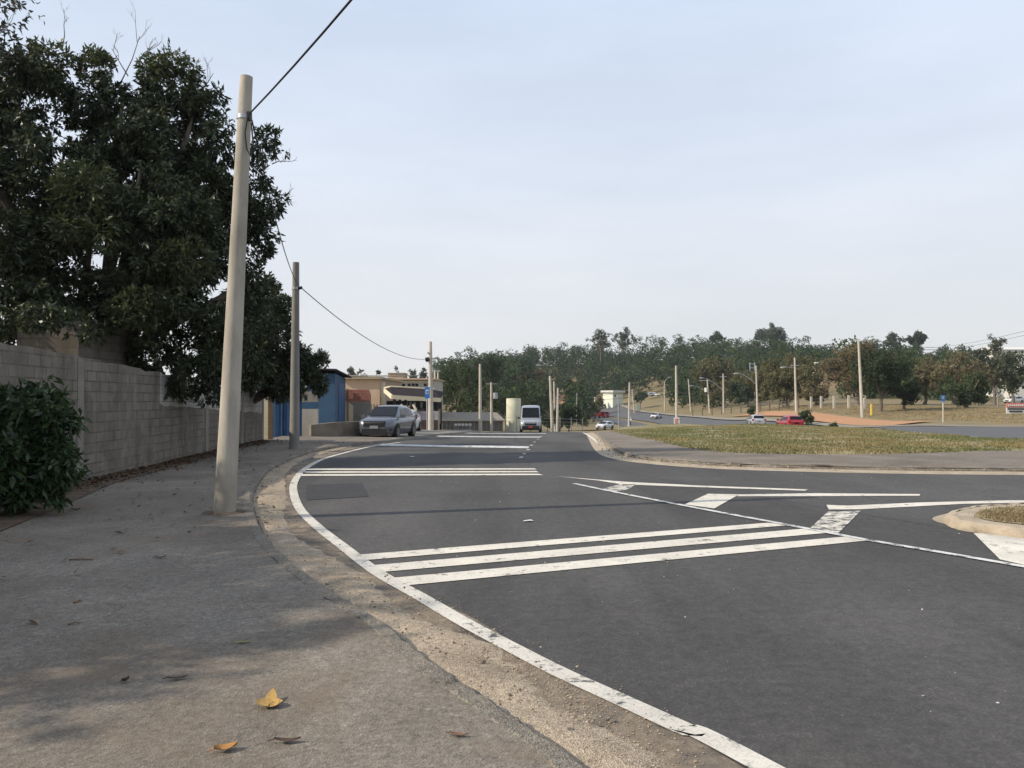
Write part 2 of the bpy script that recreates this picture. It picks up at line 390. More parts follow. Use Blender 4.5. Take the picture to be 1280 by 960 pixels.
# ---------------------------------------------------------------- foliage
def leaf_arrays(blobs, n, L, W, seed, shell=.45, droop=.35, per=6, squash=.9, curl=.12, out=.9, tang=0.0):
    """sprays of leaves spread through the volume of the blobs (x, y, z, r): per leaves to a spray, each leaf a bent rhombus"""
    g = np.random.RandomState(seed); B = np.array(blobs, float); pr = B[:, 3] ** 2.2; pr /= pr.sum()
    m = max(1, n // per); k = g.choice(len(B), m, p=pr)
    d = g.normal(size=(m, 3)); d /= np.linalg.norm(d, axis=1)[:, None]
    rr = (shell + (1 - shell) * g.rand(m) ** .6) * (1 + g.normal(0, .10, m))
    c = B[k, :3] + d * (B[k, 3] * rr)[:, None] * np.array([1, 1, squash])
    C = np.repeat(c, per, 0); D = np.repeat(d, per, 0) * out + g.normal(0, .75, (m * per, 3)); D[:, 2] -= droop
    D /= np.linalg.norm(D, axis=1)[:, None]
    if tang:                                                       # far leaf clumps lie like shingles over the mass they belong to
        dd = np.repeat(d, per, 0); D -= tang * (D * dd).sum(1)[:, None] * dd; D /= np.linalg.norm(D, axis=1)[:, None]
    S = np.cross(D, (np.repeat(d, per, 0) + g.normal(0, .55, D.shape)) if tang else g.normal(size=D.shape)); S /= np.linalg.norm(S, axis=1)[:, None]; U = np.cross(S, D)
    l = (L * g.uniform(.65, 1.3, len(D)))[:, None]; wd = (W * g.uniform(.7, 1.25, len(D)))[:, None]
    C = C + g.normal(0, L * .25, C.shape)
    v0 = C; v1 = C + D * l * .45 + S * wd * .5 + U * l * curl; v2 = C + D * l; v3 = C + D * l * .45 - S * wd * .5 + U * l * curl
    V = np.stack([v0, v1, v2, v3], 1).reshape(-1, 3); F = np.arange(len(V)).reshape(-1, 4)
    return V, F
def wood(mb, base, blobs, r0, seed, top=None, fork=.4, n=7, limbs=None):
    """a tapered, slightly bent trunk with limbs that reach into the crown"""
    rnd = random.Random(seed); B = sorted(blobs, key=lambda b: -b[3]); base = Vector(base)
    cen = Vector([sum(b[i] * b[3] for b in B) / sum(b[3] for b in B) for i in range(3)])
    f = base.lerp(cen, fork) if top is None else Vector(top)
    mid = base.lerp(f, .5) + Vector((rnd.uniform(-.1, .1), rnd.uniform(-.1, .1), 0)) * r0 * 4
    mb.tube([base - Vector((0, 0, .3)), base + Vector((0, 0, .15)), mid, f], [r0 * 1.5, r0 * 1.1, r0 * .85, r0 * .7], n)
    for b in B[:limbs or len(B)]:
        e = Vector(b[:3]); q = f.lerp(e, .5) + Vector((rnd.uniform(-.2, .2), rnd.uniform(-.2, .2), rnd.uniform(-.05, .25))) * b[3]
        mb.tube([f, q, e, e + (e - q).normalized() * b[3] * .5], [r0 * .55, r0 * .38, r0 * .2, r0 * .06], 5, caps=False)
    return mb
def loc_arr(V, o): return V - np.array(o)
def tree(name, label, base, blobs, leafm, barkm, nleaf, L, W, seed, r0=.2, group=None, cat='tree', fork=.4, limbs=None, crown='crown', sub=None, **kw):
    o = thing(name, label, cat, base, group=group); bl = [(b[0] - base[0], b[1] - base[1], b[2] - base[2], b[3]) for b in blobs]
    V, F = leaf_arrays(clump(bl, sub[0], sub[1], seed) if sub else bl, nleaf, L, W, seed, **kw)
    part(crown, np_mesh(crown, V, F), leafm, o)
    mb = MB(); wood(mb, (0, 0, 0), bl, r0, seed, fork=fork, limbs=limbs); part('trunk', mb, barkm, o)
    return o
def clump(blobs, k, f, seed, keep=True):
    """each leaf mass broken into k smaller ones on its own surface, so that the crown has lit clumps and dark gaps"""
    g = np.random.RandomState(seed); o = []
    for x, y, z, r in blobs:
        n = max(3, int(k * g.uniform(.7, 1.3)))
        for _ in range(n):
            d = g.normal(size=3); d /= np.linalg.norm(d); q = r * g.uniform(.55, .98); o.append((x + d[0] * q, y + d[1] * q, z + d[2] * q * .85, r * f * g.uniform(.6, 1.35)))
    return o
def round_blobs(c, rx, rz, k, seed, rmin=.35, rmax=.55, lean=0):
    """k overlapping leaf masses that fill an upright ellipsoid unevenly"""
    g = random.Random(seed); o = []
    for i in range(k):
        while True:
            p = Vector((g.uniform(-1, 1), g.uniform(-1, 1), g.uniform(-1, 1)))
            if .25 < p.length < .8: break
        r = g.uniform(rmin, rmax); o.append((c[0] + p.x * rx, c[1] + p.y * rx, c[2] + p.z * rz, r * min(rx, rz)))
    return o

# ================================================================ materials of the place
m_asphalt = mat_asphalt(); m_pave = mat_pavement()
m_paint = mat_paint('road_paint', .595); m_edge = mat_paint('edge_line_paint', .575, (.60, .56, .485)); m_paint_worn = mat_paint('worn_road_paint', .50); m_paint_thin = mat_paint('thin_road_paint', .545, (.62, .61, .58))
m_kerb = M('kerb_concrete', (.24, .21, .172), (.15, .13, .105), 2.2, .9, .6, 26)
m_gutter = mat_sand('gutter_concrete', (.30, .275, .235), (.21, .19, .16), (.125, .108, .088))
m_kerb = mat_sand('kerb_concrete', (.26, .23, .19), (.175, .152, .122), (.11, .095, .078))
m_sand = mat_sand('gutter_sand', (.46, .375, .275), (.31, .245, .175), (.15, .122, .095))
m_sandpale = M('pale_sand', (.42, .35, .26), (.30, .24, .17), 3.0, .95, .7, 30)
m_soil = M('soil', (.085, .060, .042), (.15, .105, .072), 4.0, .95, .9, 22)
m_ground = M('dry_ground', (.150, .130, .060), (.235, .170, .090), .30, .95, .5, 9)
m_grassbed = M('grass_bed', (.165, .158, .078), (.30, .235, .135), .22, .95, .6, 12)
m_clay = M('orange_clay', (.42, .205, .105), (.33, .20, .105), .6, .95, .6, 5)
m_patch = M('dark_road_patch', (.036, .035, .036), (.046, .045, .045), 3.0, .8, .3, 60)
m_hwy = M('highway_asphalt', (.085, .085, .088), (.105, .104, .104), .4, .85, .2, 30)
m_conc = M('pole_concrete', (.45, .41, .34), (.28, .25, .20), 2.6, .85, .25, 30, stretch=(1, 1, .35))
m_conc_far = M('weathered_pole_concrete', (.48, .44, .37), (.40, .36, .30), 2.0, .85)
m_conc_dark = M('grey_pole_concrete', (.25, .235, .21), (.18, .17, .155), 3.0, .9, .25, 30, stretch=(1, 1, .35))
m_wire = M('black_cable', (.018, .018, .02), None, 5, .6)
m_galv = M('galvanised_steel', (.42, .43, .44), (.33, .34, .35), 8, .45, metal=.6)
m_wood = M('grey_brown_wood', (.13, .085, .055), (.20, .14, .095), 5, .85, .3, 30, stretch=(3, 3, .4))
m_bark = M('bark', (.105, .085, .066), (.19, .16, .13), 5, .95, .8, 22, stretch=(2, 2, .6))
m_deadwood = M('dead_wood', (.24, .205, .17), (.17, .145, .12), 6, .9)
m_white = M('white_wall_paint', (.66, .645, .60), (.54, .52, .47), 1.4, .8)
m_dirtywhite = M('dirty_whitewash', (.40, .375, .33), (.28, .255, .22), 1.6, .9, .2, 14, stretch=(1, 1, .4))
m_cream = M('cream_paint', (.70, .61, .44), (.60, .50, .34), 2.0, .75)
m_beige = M('beige_render', (.52, .38, .265), (.43, .31, .215), 1.2, .85, .15, 12)
m_greyrender = M('grey_render', (.25, .23, .195), (.17, .155, .13), 1.3, .9, .3, 14)
m_blue = M('blue_wall_paint', (.028, .068, .125), (.036, .086, .155), 1.6, .7, .15, 12)
m_bluedark = M('dark_blue_metal', (.020, .060, .14), (.030, .085, .18), 2.2, .55)
m_bluesign = M('blue_sign_enamel', (.03, .16, .42), (.03, .15, .40), 3, .4)
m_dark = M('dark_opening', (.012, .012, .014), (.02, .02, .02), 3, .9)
m_black = M('black_plastic', (.015, .015, .017), None, 9, .55)
m_rubber = M('tyre_rubber', (.018, .018, .018), (.026, .025, .024), 20, .9)
m_chrome = M('chrome_trim', (.65, .66, .68), None, 9, .18, metal=1.0)
m_rim = M('wheel_alloy', (.22, .225, .235), None, 9, .35, metal=.85)
m_glass = M('car_glass', (.006, .007, .009), None, 9, .08, spec=.2)
m_lamp = M('headlamp_lens', (.70, .72, .74), (.55, .57, .60), 20, .12, spec=.8)
m_tail = M('tail_lamp_lens', (.35, .012, .012), None, 9, .2)
m_plate = M('plate_enamel', (.22, .225, .23), (.19, .195, .20), 9, .5)
m_redplate = M('red_plate_enamel', (.42, .05, .05), None, 9, .5)
m_redletter = M('red_sign_paint', (.55, .09, .08), (.48, .10, .09), 6, .6)
m_brick = mat_blocks('clay_blockwork', (.30, .105, .075), (.25, .085, .062), (.25, .20, .17), .3, .15, (.16, .09, .07), .4, True)
m_block = mat_blocks('grey_blockwork', (.215, .19, .158), (.165, .145, .12), (.10, .088, .074), .42, .205, (.075, .066, .056), .85, smear=.9, msize=.015)
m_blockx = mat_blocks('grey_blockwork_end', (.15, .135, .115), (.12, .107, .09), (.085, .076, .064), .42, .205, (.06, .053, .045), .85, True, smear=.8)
m_blockwhite = mat_blocks('whitewashed_blockwork', (.42, .40, .37), (.36, .345, .32), (.21, .20, .18), .42, .205, (.17, .155, .14), .6)
m_greyroof = M('fibre_cement_roof', (.25, .22, .18), (.18, .16, .13), 1.0, .9, .3, 10)
m_darkroof = M('dark_roof_tile', (.030, .025, .028), (.045, .037, .038), 3, .95, .4, 10, spec=.02)
m_lowwall = M('stained_render', (.22, .19, .145), (.13, .098, .075), 1.3, .95, .3, 12)
m_tank = M('tank_cream_paint', (.58, .56, .42), (.51, .49, .36), .9, .7)
m_yellow = M('yellow_paint', (.62, .42, .06), (.52, .36, .08), 4, .7)
m_green = M('greenish_board', (.30, .36, .28), (.25, .30, .24), 3, .7)

# ================================================================ the ground
def ground():
    s = np.linspace(-1, 1, 175); X = np.sinh(s * 3.6) / math.sinh(3.6) * 760 + 6
    Y = [-60.0, -30, -15]
    while Y[-1] < 1100: Y.append(Y[-1] + max(1.4, abs(Y[-1]) * .03))
    Y = np.array(Y); gx, gy = np.meshgrid(X, Y)
    Z = H(gx.ravel(), gy.ravel()) - .05
    V = np.stack([gx.ravel(), gy.ravel(), Z], 1); n = len(X); i = np.arange(len(Y) - 1)[:, None] * n + np.arange(n - 1)[None]
    F = np.stack([i, i + 1, i + n + 1, i + n], 2).reshape(-1, 4)
    me = np_mesh('ground', V, F); me.polygons.foreach_set('use_smooth', np.ones(len(F), bool)); solo('ground', me, m_ground, kind='structure')
ground()

# ---- the kerb on the left, from behind the camera round the bend to the driveway and on
K = [np.array(p, float) for p in [(8.2, -10), (5.4, -6.2), (3.5, -2.8), (2.05, 0), (1.1, 1.85)]] + \
    [np.array(gp(x, y, .1)[:2]) for x, y in [(716, 942), (605, 866), (543, 827), (480, 775), (430, 745), (370, 705), (335, 670), (317, 632), (320, 605), (345, 580), (390, 563), (440, 554), (486, 550.5)]]
Kf = [np.array(gp(x, y, .08)[:2]) for x, y in [(512, 547.5), (545, 543.6), (575, 541.2), (600, 540.0)]]
KL = smooth(K, 10); KFL = smooth([K[-1]] + Kf, 6)
# ---- the island opposite
I = [np.array(gp(x, y)[:2]) for x, y in [(741, 541.5), (750, 548), (760, 558), (772, 567), (790, 573), (820, 577.5), (880, 582.5), (960, 586), (1120, 589.5), (1280, 591)]] + [np.array(p, float) for p in [(17, 18.0), (28, 17.4), (42, 17.2)]]
IL = smooth(I, 8)
G = [np.array(gp(x, y, .1)[:2]) for x, y in [(764, 539.5), (777, 542), (797, 547), (817, 550), (846, 557), (887, 564), (960, 567), (1060, 568), (1160, 566), (1280, 563)]] + [np.array(p, float) for p in [(24, 25.4), (42, 25)]]
GL = smooth(G, 6)
HC = smooth([np.array(p, float) for p in [(75, 36), (52, 38), (39, 41.5), (30.5, 46.5), (25.6, 54), (24.6, 64), (26, 78), (28.2, 96), (33, 140), (37, 190), (37, 240), (33, 290), (26, 335)]], 8)
NC = smooth([np.array(p, float) for p in [(15, 100), (19.5, 112), (23.5, 136), (27.5, 190), (28.5, 240), (25, 290), (14, 345)]], 8)

road = KL + KFL[1:] + [np.array(gp(x, y)[:2]) for x, y in [(640, 539.6), (690, 540.0), (733, 540.6)]] + IL + [np.array((42., -12.)), np.array((9.5, -12.))]
sheet('main_road', road, 0.0, m_asphalt)
sheet('side_road', [(2.5, 88), (8.6, 87.0), (12, 93), (19.8, 111), (14.5, 113), (8, 99)], .012, m_gutter)
HN = smooth([np.array(p, float) for p in [(60, 26), (38, 30.5)]] + [np.array(gp(x, y)[:2]) for x, y in [(1280, 551.5), (1200, 547), (1140, 543), (1095, 538.5)]] + [np.array((20.4, 55.)), np.array((19.2, 64.)), np.array((20.6, 78.)), np.array((22.8, 95.))], 6)
HNR = [p for p in offset(HC, -4.2) if p[1] > 104]
HFR = [p for p in offset(HC, 5.5) if p[1] < 88] + [p for p in offset(HC, 4.0) if p[1] > 100]
sheet('highway', HN + HNR + HFR[::-1], 0.0, m_hwy)
HD = offset(HN, 1.1)
for i in range(2, 40, 4): sheet('lane_dash', stripe(HD[i:i + 3], .16), .012, m_paint_thin)
sheet('slip_road', stripe(NC, 5.4), 0.004, m_hwy)
sheet('highway_path', [p for p in offset(HC, 5.7)[18:] if p[1] < 88] + [p for p in offset(HC, 4.3) if p[1] > 100] + [p for p in offset(HC, 5.6) if p[1] > 100][::-1] + [p for p in offset(HC, 7.2)[18:] if p[1] < 88][::-1], 0.03, m_gutter)
sheet('clay_bank', offset(HC[43:66], 7.5) + [HC[66] + np.array([7.2, 0.])] + offset(HC[44:65], 11.5)[::-1], 0.02, m_clay)
sheet('clay_cutting', quadpx([(688, 504), (719, 506.5), (730, 503), (712, 497), (697, 493.5), (690, 497)]), 0.05, m_clay)
# pavements
W = [np.array(p, float) for p in [(-7.0, -12), (-7.3, 0), (-7.7, 8), (-8.02, 12.4), (-8.3, 15), (-8.7, 19.75), (-9.45, 26.3), (-9.85, 31.6)]]
WT = [2.80, 2.75, 2.68, 2.60, 2.53, 2.36, 2.12, 1.98]
kin = offset(KL, -.13)
sheet('pavement', [np.array((-7.0, -12.))] + W[1:] + [np.array((-10.2, 36.)), np.array((-9, 38.2)), np.array((-8.0, 43.5)), np.array((-5.0, 39.2))] + [p for p in kin[::-1] if p[1] < 39.2], .10, m_pave)
kf_in = offset(KFL, -.13)
sheet('corner_pavement', [p for p in kf_in[2:]] + [np.array((-4.2, 79.)), np.array((-6.6, 60.)), np.array((-8.8, 52.)), np.array((-8.6, 44.))], .108, m_gutter)
kp = [(-.15, .094), (-.14, .105), (-.035, .104), (.002, .075), (.03, -.02)]
sweep('kerb', KL, kp, m_kerb, 3, .009); sweep('far_kerb', KFL, kp, m_kerb, 4, .004)
sweep('gutter', KL[:150], [(.0, .006), (.25, .014), (.34, .010), (.36, -.02)], m_gutter)
sweep('gutter_edge', KL[:165], [(.30, .0035), (.74, .0035)], mat_asphalt('dusty_asphalt', True))
sheet('island_pavement', IL[1:] + GL[::-1], .10, m_pave)
sweep('island_kerb', IL[1:], [(-.20, .095), (-.17, .122), (-.03, .115), (.015, .06), (.03, -.02)], m_kerb, 5, .02)
sweep('island_gutter', IL, [(.02, .03), (.3, .016), (.6, .004)], m_sandpale)
sheet('island_ground', GL + [q for q in offset(HN, -.25)[6:]][::1] + [np.array((21.5, 106.)), np.array((12.5, 88.))], .085, m_grassbed)
sheet('dark_road_patch', quadpx([(384, 606.5), (452, 604), (461, 621), (383, 625.5)]), .0065, m_patch)  # four-sided sheet on the left lane, darker than the road around it
# sand in the gutter: a low uneven drift along the kerb
def drift():
    rnd = np.random.RandomState(4); L = KL[38:160]; n = len(L); k = 7; V = np.zeros((n, k, 3))
    ramp_ = np.clip(np.arange(n) / 14, 0, 1) * np.clip((n - np.arange(n)) / 20, 0, 1)
    wid = (.50 + .12 * np.sin(np.arange(n) * .23) + rnd.normal(0, .03, n)) * (.35 + .65 * ramp_)
    for j in range(k):
        t = j / (k - 1); P = np.array([offset(L, .02 + t * q)[i] for i, q in enumerate(wid)])
        h = .030 * math.sin(math.pi * min(1, t * .8 + .2)) * ramp_ * (1 + .4 * np.sin(np.arange(n) * .41 + j)) + .012 * (1 - t) - .004
        if j == k - 1: h = np.full(n, -.012)
        V[:, j, :2] = P; V[:, j, 2] = h + H(P[:, 0], P[:, 1]) + lift(P[:, 0], P[:, 1])
    F = [(i * k + j, i * k + j + 1, (i + 1) * k + j + 1, (i + 1) * k + j) for i in range(n - 1) for j in range(k - 1)]
    mb = MB(); mb.add(V.reshape(-1, 3), F, True); solo('sand', mb, m_sand, label='sand and dirt drifted along the gutter', kind='stuff')
drift()
# soil strip by the wall
sheet('soil_strip', [p for p in W[1:7]] + [np.array(p, float) for p in [(-8.9, 26), (-8.1, 20), (-7.55, 15.2), (-6.7, 12), (-6.1, 9.5), (-6.2, 5), (-6.6, 0)]], .112, m_soil)

# ---- painted markings
def mark(name, pts, m=None, off=.007): return sheet(name, pts, off, m or m_paint)
EL = smooth([np.array(p, float) for p in [(7.6, -7.5), (5.0, -3.6), (2.75, .6)]] + [np.array(gp(x, y)[:2]) for x, y in [(945, 955), (855, 913), (770, 874), (698, 841), (638, 810), (580, 779), (527, 748), (471, 716), (430, 685), (395, 657.5), (374.5, 636), (367, 616), (368.5, 602), (379.5, 588), (402, 575), (432, 566), (470, 557.5), (500, 553.5)]], 8)
mark('edge_line', stripe(EL, .145), m_edge, off=.011)
for q in ([(436, 695), (960, 654), (987, 657), (454, 701)], [(457, 708), (1010, 661), (1042, 666), (480, 715.5)], [(486, 723.5), (1060, 671), (1087, 676), (508, 732.5)]): mark('rumble_stripe', quadpx(q))
for q in ([(386, 586.2), (668, 585.8), (671, 587.4), (382, 588.2)], [(381, 589.6), (670, 589.2), (674, 590.9), (378, 591.7)], [(377, 593.2), (673, 592.6), (679, 594.4), (375, 595.4)]): mark('rumble_stripe', quadpx(q), off=.01)
mark('rumble_stripe', quadpx([(478, 555.2), (662, 558.5), (660, 561.0), (470, 557.4)]), m_paint_thin, .014)
mark('rumble_stripe', quadpx([(548, 545.4), (677, 546.6), (675, 547.8), (544, 546.5)]), m_paint_thin, .02)
mark('rumble_stripe', quadpx([(580, 541.7), (683, 542.4), (682, 543.1), (576, 542.4)]), m_paint_thin, .02)
for x, y in ((651, 572), (655, 567.5), (660, 562.5), (664, 557), (668, 553), (672, 549.5), (677, 546), (681, 543.5)):
    p = gp(x, y); mark('centre_dash', [(p.x - .07, p.y - .3 * p.y / 25), (p.x + .04, p.y - .3 * p.y / 25), (p.x + .09, p.y + .3 * p.y / 25), (p.x - .02, p.y + .3 * p.y / 25)], m_paint_worn, .012)
RE = smooth([np.array(gp(x, y)[:2]) for x, y in [(729, 541.6), (738, 546.5), (748, 554), (763, 567)]], 6)
mark('edge_line', stripe(RE, .14), off=.014)
IE = smooth([np.array(gp(x, y)[:2]) for x, y in [(960, 588.5), (1100, 591), (1285, 592.6)]], 6)
mark('edge_line', stripe(IE, .09), off=.008)
LL = smooth([np.array(gp(x, y)[:2]) for x, y in [(718, 605), (770, 616), (860, 633.5), (985, 657), (1080, 675), (1180, 692), (1290, 711)]], 6)
mark('divider_line', stripe(LL, .11), m_paint_thin, .012)
mark('chevron_line', quadpx([(694, 595.5), (780, 602.5), (880, 607.5), (1010, 612.2), (1006, 613.8), (880, 609.6), (800, 606.6), (782, 606.6), (748, 601)]))
mark('chevron_block', quadpx([(750, 612.4), (775, 605.6), (795, 606), (785, 612.2), (770, 614.6)]), m_paint_worn)
mark('chevron_block', quadpx([(856, 631), (885, 617.6), (924, 618.4), (893, 636)]))
mark('chevron_line', quadpx([(924, 618.4), (1020, 617.0), (1150, 618), (1150, 620), (1020, 620.6), (921, 620.8)]))
mark('chevron_block', quadpx([(1013, 660.5), (1035, 640), (1076, 639), (1048, 667)]), m_paint_worn)
mark('chevron_line', quadpx([(1033, 631.5), (1060, 632.5), (1150, 628.5), (1262, 625.8), (1290, 626), (1290, 628.4), (1200, 630.5), (1076, 637), (1036, 637.5)]))
mark('chevron_block', quadpx([(1217, 667), (1267, 668), (1300, 678), (1320, 716), (1285, 708), (1250, 700)]))

# ---- splitter island at the right
S = smooth([np.array(gp(x, y, .05)[:2]) for x, y in [(1290, 634), (1240, 637), (1205, 641.5), (1192, 647), (1200, 654), (1225, 660), (1290, 668)]], 6)
S = [S[0] + np.array((6., .6))] + S + [S[-1] + np.array((6., -.4))]
sheet('traffic_island', S, .115, m_sandpale)
sweep('traffic_island_kerb', S, [(-.03, .121), (.03, .119), (.09, .075), (.13, -.01)], m_sandpale, 6, .012)
sheet('island_earth', offset(S, -.26)[2:-2], .125, m_grassbed)
sheet('sand_apron', smooth([np.array(gp(x, y)[:2]) for x, y in [(1290, 631), (1215, 637), (1172, 645), (1168, 651), (1195, 658), (1240, 665), (1290, 672)]], 5), .003, m_sandpale)

# ================================================================ walls and buildings
def wall_mesh(P, tops, thick, z0=-.4, lo=None):
    """a wall along a line, its thickness to the left of the line"""
    mb = MB(); L2 = offset([np.array(p, float) for p in P], -thick)
    for i in range(len(P) - 1):
        a, b, c, d = P[i], P[i + 1], L2[i + 1], L2[i]
        l0, l1 = (lo[i], lo[i + 1]) if lo else (hz(a[0], max(a[1], 0)) + z0, hz(b[0], max(b[1], 0)) + z0)
        v = [(a[0], a[1], l0), (b[0], b[1], l1), (c[0], c[1], l1), (d[0], d[1], l0), (a[0], a[1], tops[i]), (b[0], b[1], tops[i + 1]), (c[0], c[1], tops[i + 1]), (d[0], d[1], tops[i])]
        f = [(0, 1, 5, 4), (2, 3, 7, 6), (4, 5, 6, 7)] + ([(3, 0, 4, 7)] if i == 0 else []) + ([(1, 2, 6, 5)] if i == len(P) - 2 else [])
        mb.add(v, f)
    return mb
def resample(P, T, step):
    o, t = [], []
    for i in range(len(P) - 1):
        a, b = np.array(P[i]), np.array(P[i + 1]); n = max(1, int(np.linalg.norm(b - a) / step))
        for k in range(n): o.append(a + (b - a) * k / n); t.append(T[i] + (T[i + 1] - T[i]) * k / n)
    return o + [np.array(P[-1])], t + [T[-1]]
def add_to(parent, name, mb, mat, label=None):
    """a part built at world places, kept under its thing"""
    for i, v in enumerate(mb.v): mb.v[i] = tuple(parent.matrix_basis.inverted() @ Vector(v))
    return part(name, mb, mat, parent, label)
def mkthing(*a, **k):
    o = thing(*a, **k); o.matrix_basis = Matrix.Translation(o.location) @ Matrix.Rotation(o.rotation_euler.z, 4, 'Z'); return o

wt = mkthing('block_wall', 'long weathered grey concrete block wall along the left pavement', 'wall', (-8.3, 15, .1))
Wp, Wt = resample(W, WT, .42)
wr_ = np.random.RandomState(2); Wt = [t + (wr_.choice([0, 0, 0, -.03, -.05, .02]) if 0 < i < len(Wt) - 1 else 0) + wr_.uniform(-.012, .012) for i, t in enumerate(Wt)]
add_to(wt, 'masonry', wall_mesh(Wp, Wt, .16), m_block)
sel = [i for i, p in enumerate(Wp) if p[1] > 19.4]
LW = [Wp[i] + np.array([.004, 0]) for i in sel]
add_to(wt, 'whitewashed_courses', wall_mesh(LW, [Wt[i] + .003 for i in sel], .17, lo=[Wt[i] - .78 for i in sel]), m_blockwhite, 'upper courses of pale whitewashed blocks')
for y0, hh in ((15.6, 2.50), (8.2, 2.66), (11.4, 2.60), (24.0, 2.21), (28.6, 2.06), (31.5, 2.0)):  # flush columns
    k = min(range(len(Wp)), key=lambda i: abs(Wp[i][1] - y0)); mb = MB(); mb.box((Wp[k][0] - .06, Wp[k][1], Wt[k] / 2 - .1), (.165, .22, Wt[k] + .12)); add_to(wt, 'pillar', mb, m_greyrender)

bx = mkthing('block_outbuilding', 'unfinished grey block outbuilding standing taller behind the left wall under the tree', 'building', (-11.4, 19, 0))
a = at(18, 400, 18); b_ = at(113, 402, 18.6)
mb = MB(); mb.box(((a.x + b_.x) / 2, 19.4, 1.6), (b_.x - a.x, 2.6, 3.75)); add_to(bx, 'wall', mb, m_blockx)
p = at(30, 388, 17.9); mb = MB(); mb.box((p.x, 18.4, 1.8), (.28, .28, 4.1)); add_to(bx, 'column', mb, m_blockx)
p = at(80, 441, 20.6); mb = MB(); mb.box((p.x + .1, 21.2, 1.9), (1.5, .05, 2.06)); solo('painted_board', mb, m_white, 'white painted board showing just above the left wall beneath the tree', 'board')

# wooden gatepost, blue gate, white wall with a blue band
def upright(px0, px1, ptop, pbot, Y, depth=.2, rz=0.0):
    """box that fills this part of the view at this distance: returns centre, size"""
    a, b = at(px0, ptop, Y), at(px1, pbot, Y); return ((a.x + b.x) / 2, Y + depth / 2, (a.z + b.z) / 2), (b.x - a.x, depth, a.z - b.z)
mb = MB(); c, s_ = upright(335, 340, 488, 556, 32.2, .16); mb.box(c, s_, .1); solo('gate_post', mb, m_wood, 'rough brown wooden post at the far end of the block wall', 'post')
gt = mkthing('metal_gate', 'dark blue sheet metal gate between the block wall and the white wall', 'gate', at(352, 545, 35.5))
c, s_ = upright(340, 377, 494, 549, 35.5, .05); mb = MB(); mb.box(c, s_); add_to(gt, 'gate_panel', mb, m_bluedark)
for px in (344, 352, 360, 368): mb = MB(); c2, s2 = upright(px - .7, px + .7, 493, 550, 35.4, .06); mb.box(c2, s2); add_to(gt, 'gate_bar', mb, m_bluedark)
ww = mkthing('boundary_wall', 'short white wall with a blue painted band between the gate and blue shed', 'wall', at(386, 537, 37))
for nm, y0, y1, mt, d in (('cap_course', 489, 502.5, m_greyrender, 0.0), ('painted_band', 502.5, 511, m_blue, -.004), ('rendered_face', 511, 545, m_dirtywhite, 0.0)):
    c, s_ = upright(372, 397, y0, y1, 37 + d, .18 + 2 * abs(d)); mb = MB(); mb.box(c, s_); add_to(ww, nm, mb, mt)

sh = mkthing('blue_shed', 'bright blue rendered shed with a dark sloping sheet roof', 'building', at(405, 535, 42))
A, B = at(384, 470, 42), at(419, 466, 42); zb = at(400, 548, 42).z; C_ = at(432, 470, 45.2); zt = at(400, 467, 42).z
mb = MB(); q = [(A.x, 42.0), (B.x, 42.0), (C_.x, 45.2), (A.x - .8, 45.2)]
mb.add([(x, y, zb) for x, y in q] + [(A.x, 42, zt + .05), (B.x, 42, zt), (C_.x, 45.2, zt - .15), (A.x - .8, 45.2, zt)], [(3, 2, 1, 0), (4, 5, 6, 7), (0, 1, 5, 4), (1, 2, 6, 5), (2, 3, 7, 6), (3, 0, 4, 7)])
add_to(sh, 'wall', mb, m_blue)
mb = MB(); zr = zt + .22
mb.add([(A.x - .3, 41.7, zr + .08), (B.x + .12, 41.7, zr + .02), (C_.x + .3, 45.4, zr - .28), (A.x - 1, 45.4, zr), (A.x - .3, 41.7, zr + .0), (B.x + .12, 41.7, zr - .07), (C_.x + .3, 45.4, zr - .37), (A.x - 1, 45.4, zr - .1)], [(0, 1, 2, 3), (7, 6, 5, 4), (0, 4, 5, 1), (1, 5, 6, 2), (2, 6, 7, 3), (3, 7, 4, 0)])
add_to(sh, 'roof', mb, m_darkroof)
mb = MB(); d0 = (B.x + (C_.x - B.x) * .3, 42 + 3.2 * .3); d1 = (B.x + (C_.x - B.x) * .8, 42 + 3.2 * .8)
mb.add([(d0[0] + .02, d0[1], zb + .1), (d1[0] + .02, d1[1], zb + .1), (d1[0] + .02, d1[1], zt - .5), (d0[0] + .02, d0[1], zt - .5)], [(0, 1, 2, 3)]); add_to(sh, 'door', mb, m_bluedark)

bw = mkthing('half_rendered_wall', 'wall with red brick above and grey render below beside the blue shed', 'wall', at(447, 530, 46))
c, s_ = upright(431, 463, 502.5, 545, 46, .2); mb = MB(); mb.box(c, s_); add_to(bw, 'rendered_base', mb, m_greyrender)
mb = MB(); a, b_ = at(431, 502.4, 46), at(463, 502.4, 46); zt2 = at(440, 487, 46).z; zc = at(440, 494, 46).z
mb.prism([(a.x, a.z), (b_.x, a.z), (b_.x, zc), (b_.x - .12, zt2), (a.x, zt2)], 'y', 46.0, 46.2); add_to(bw, 'brick_top', mb, m_brick)
mb = MB(); c, s_ = upright(433, 435.2, 486, 540, 45.8, .1); mb.box(c, s_); solo('dark_post', mb, m_wood, 'thin dark post standing against the half brick wall', 'post')
lw = MB(); LWP = [np.array(p[:2]) for p in (at(389, 545, 36.0), at(420, 545, 36.6), at(462, 544, 39.5))]
Lp, Lt = resample(LWP, [at(389, 531, 36).z, at(420, 528, 36.6).z, at(462, 526, 39.5).z], .6)
solo('retaining_wall', wall_mesh(Lp, Lt, .3), m_lowwall, 'low stained retaining wall under the blue shed behind the silver car', 'wall')

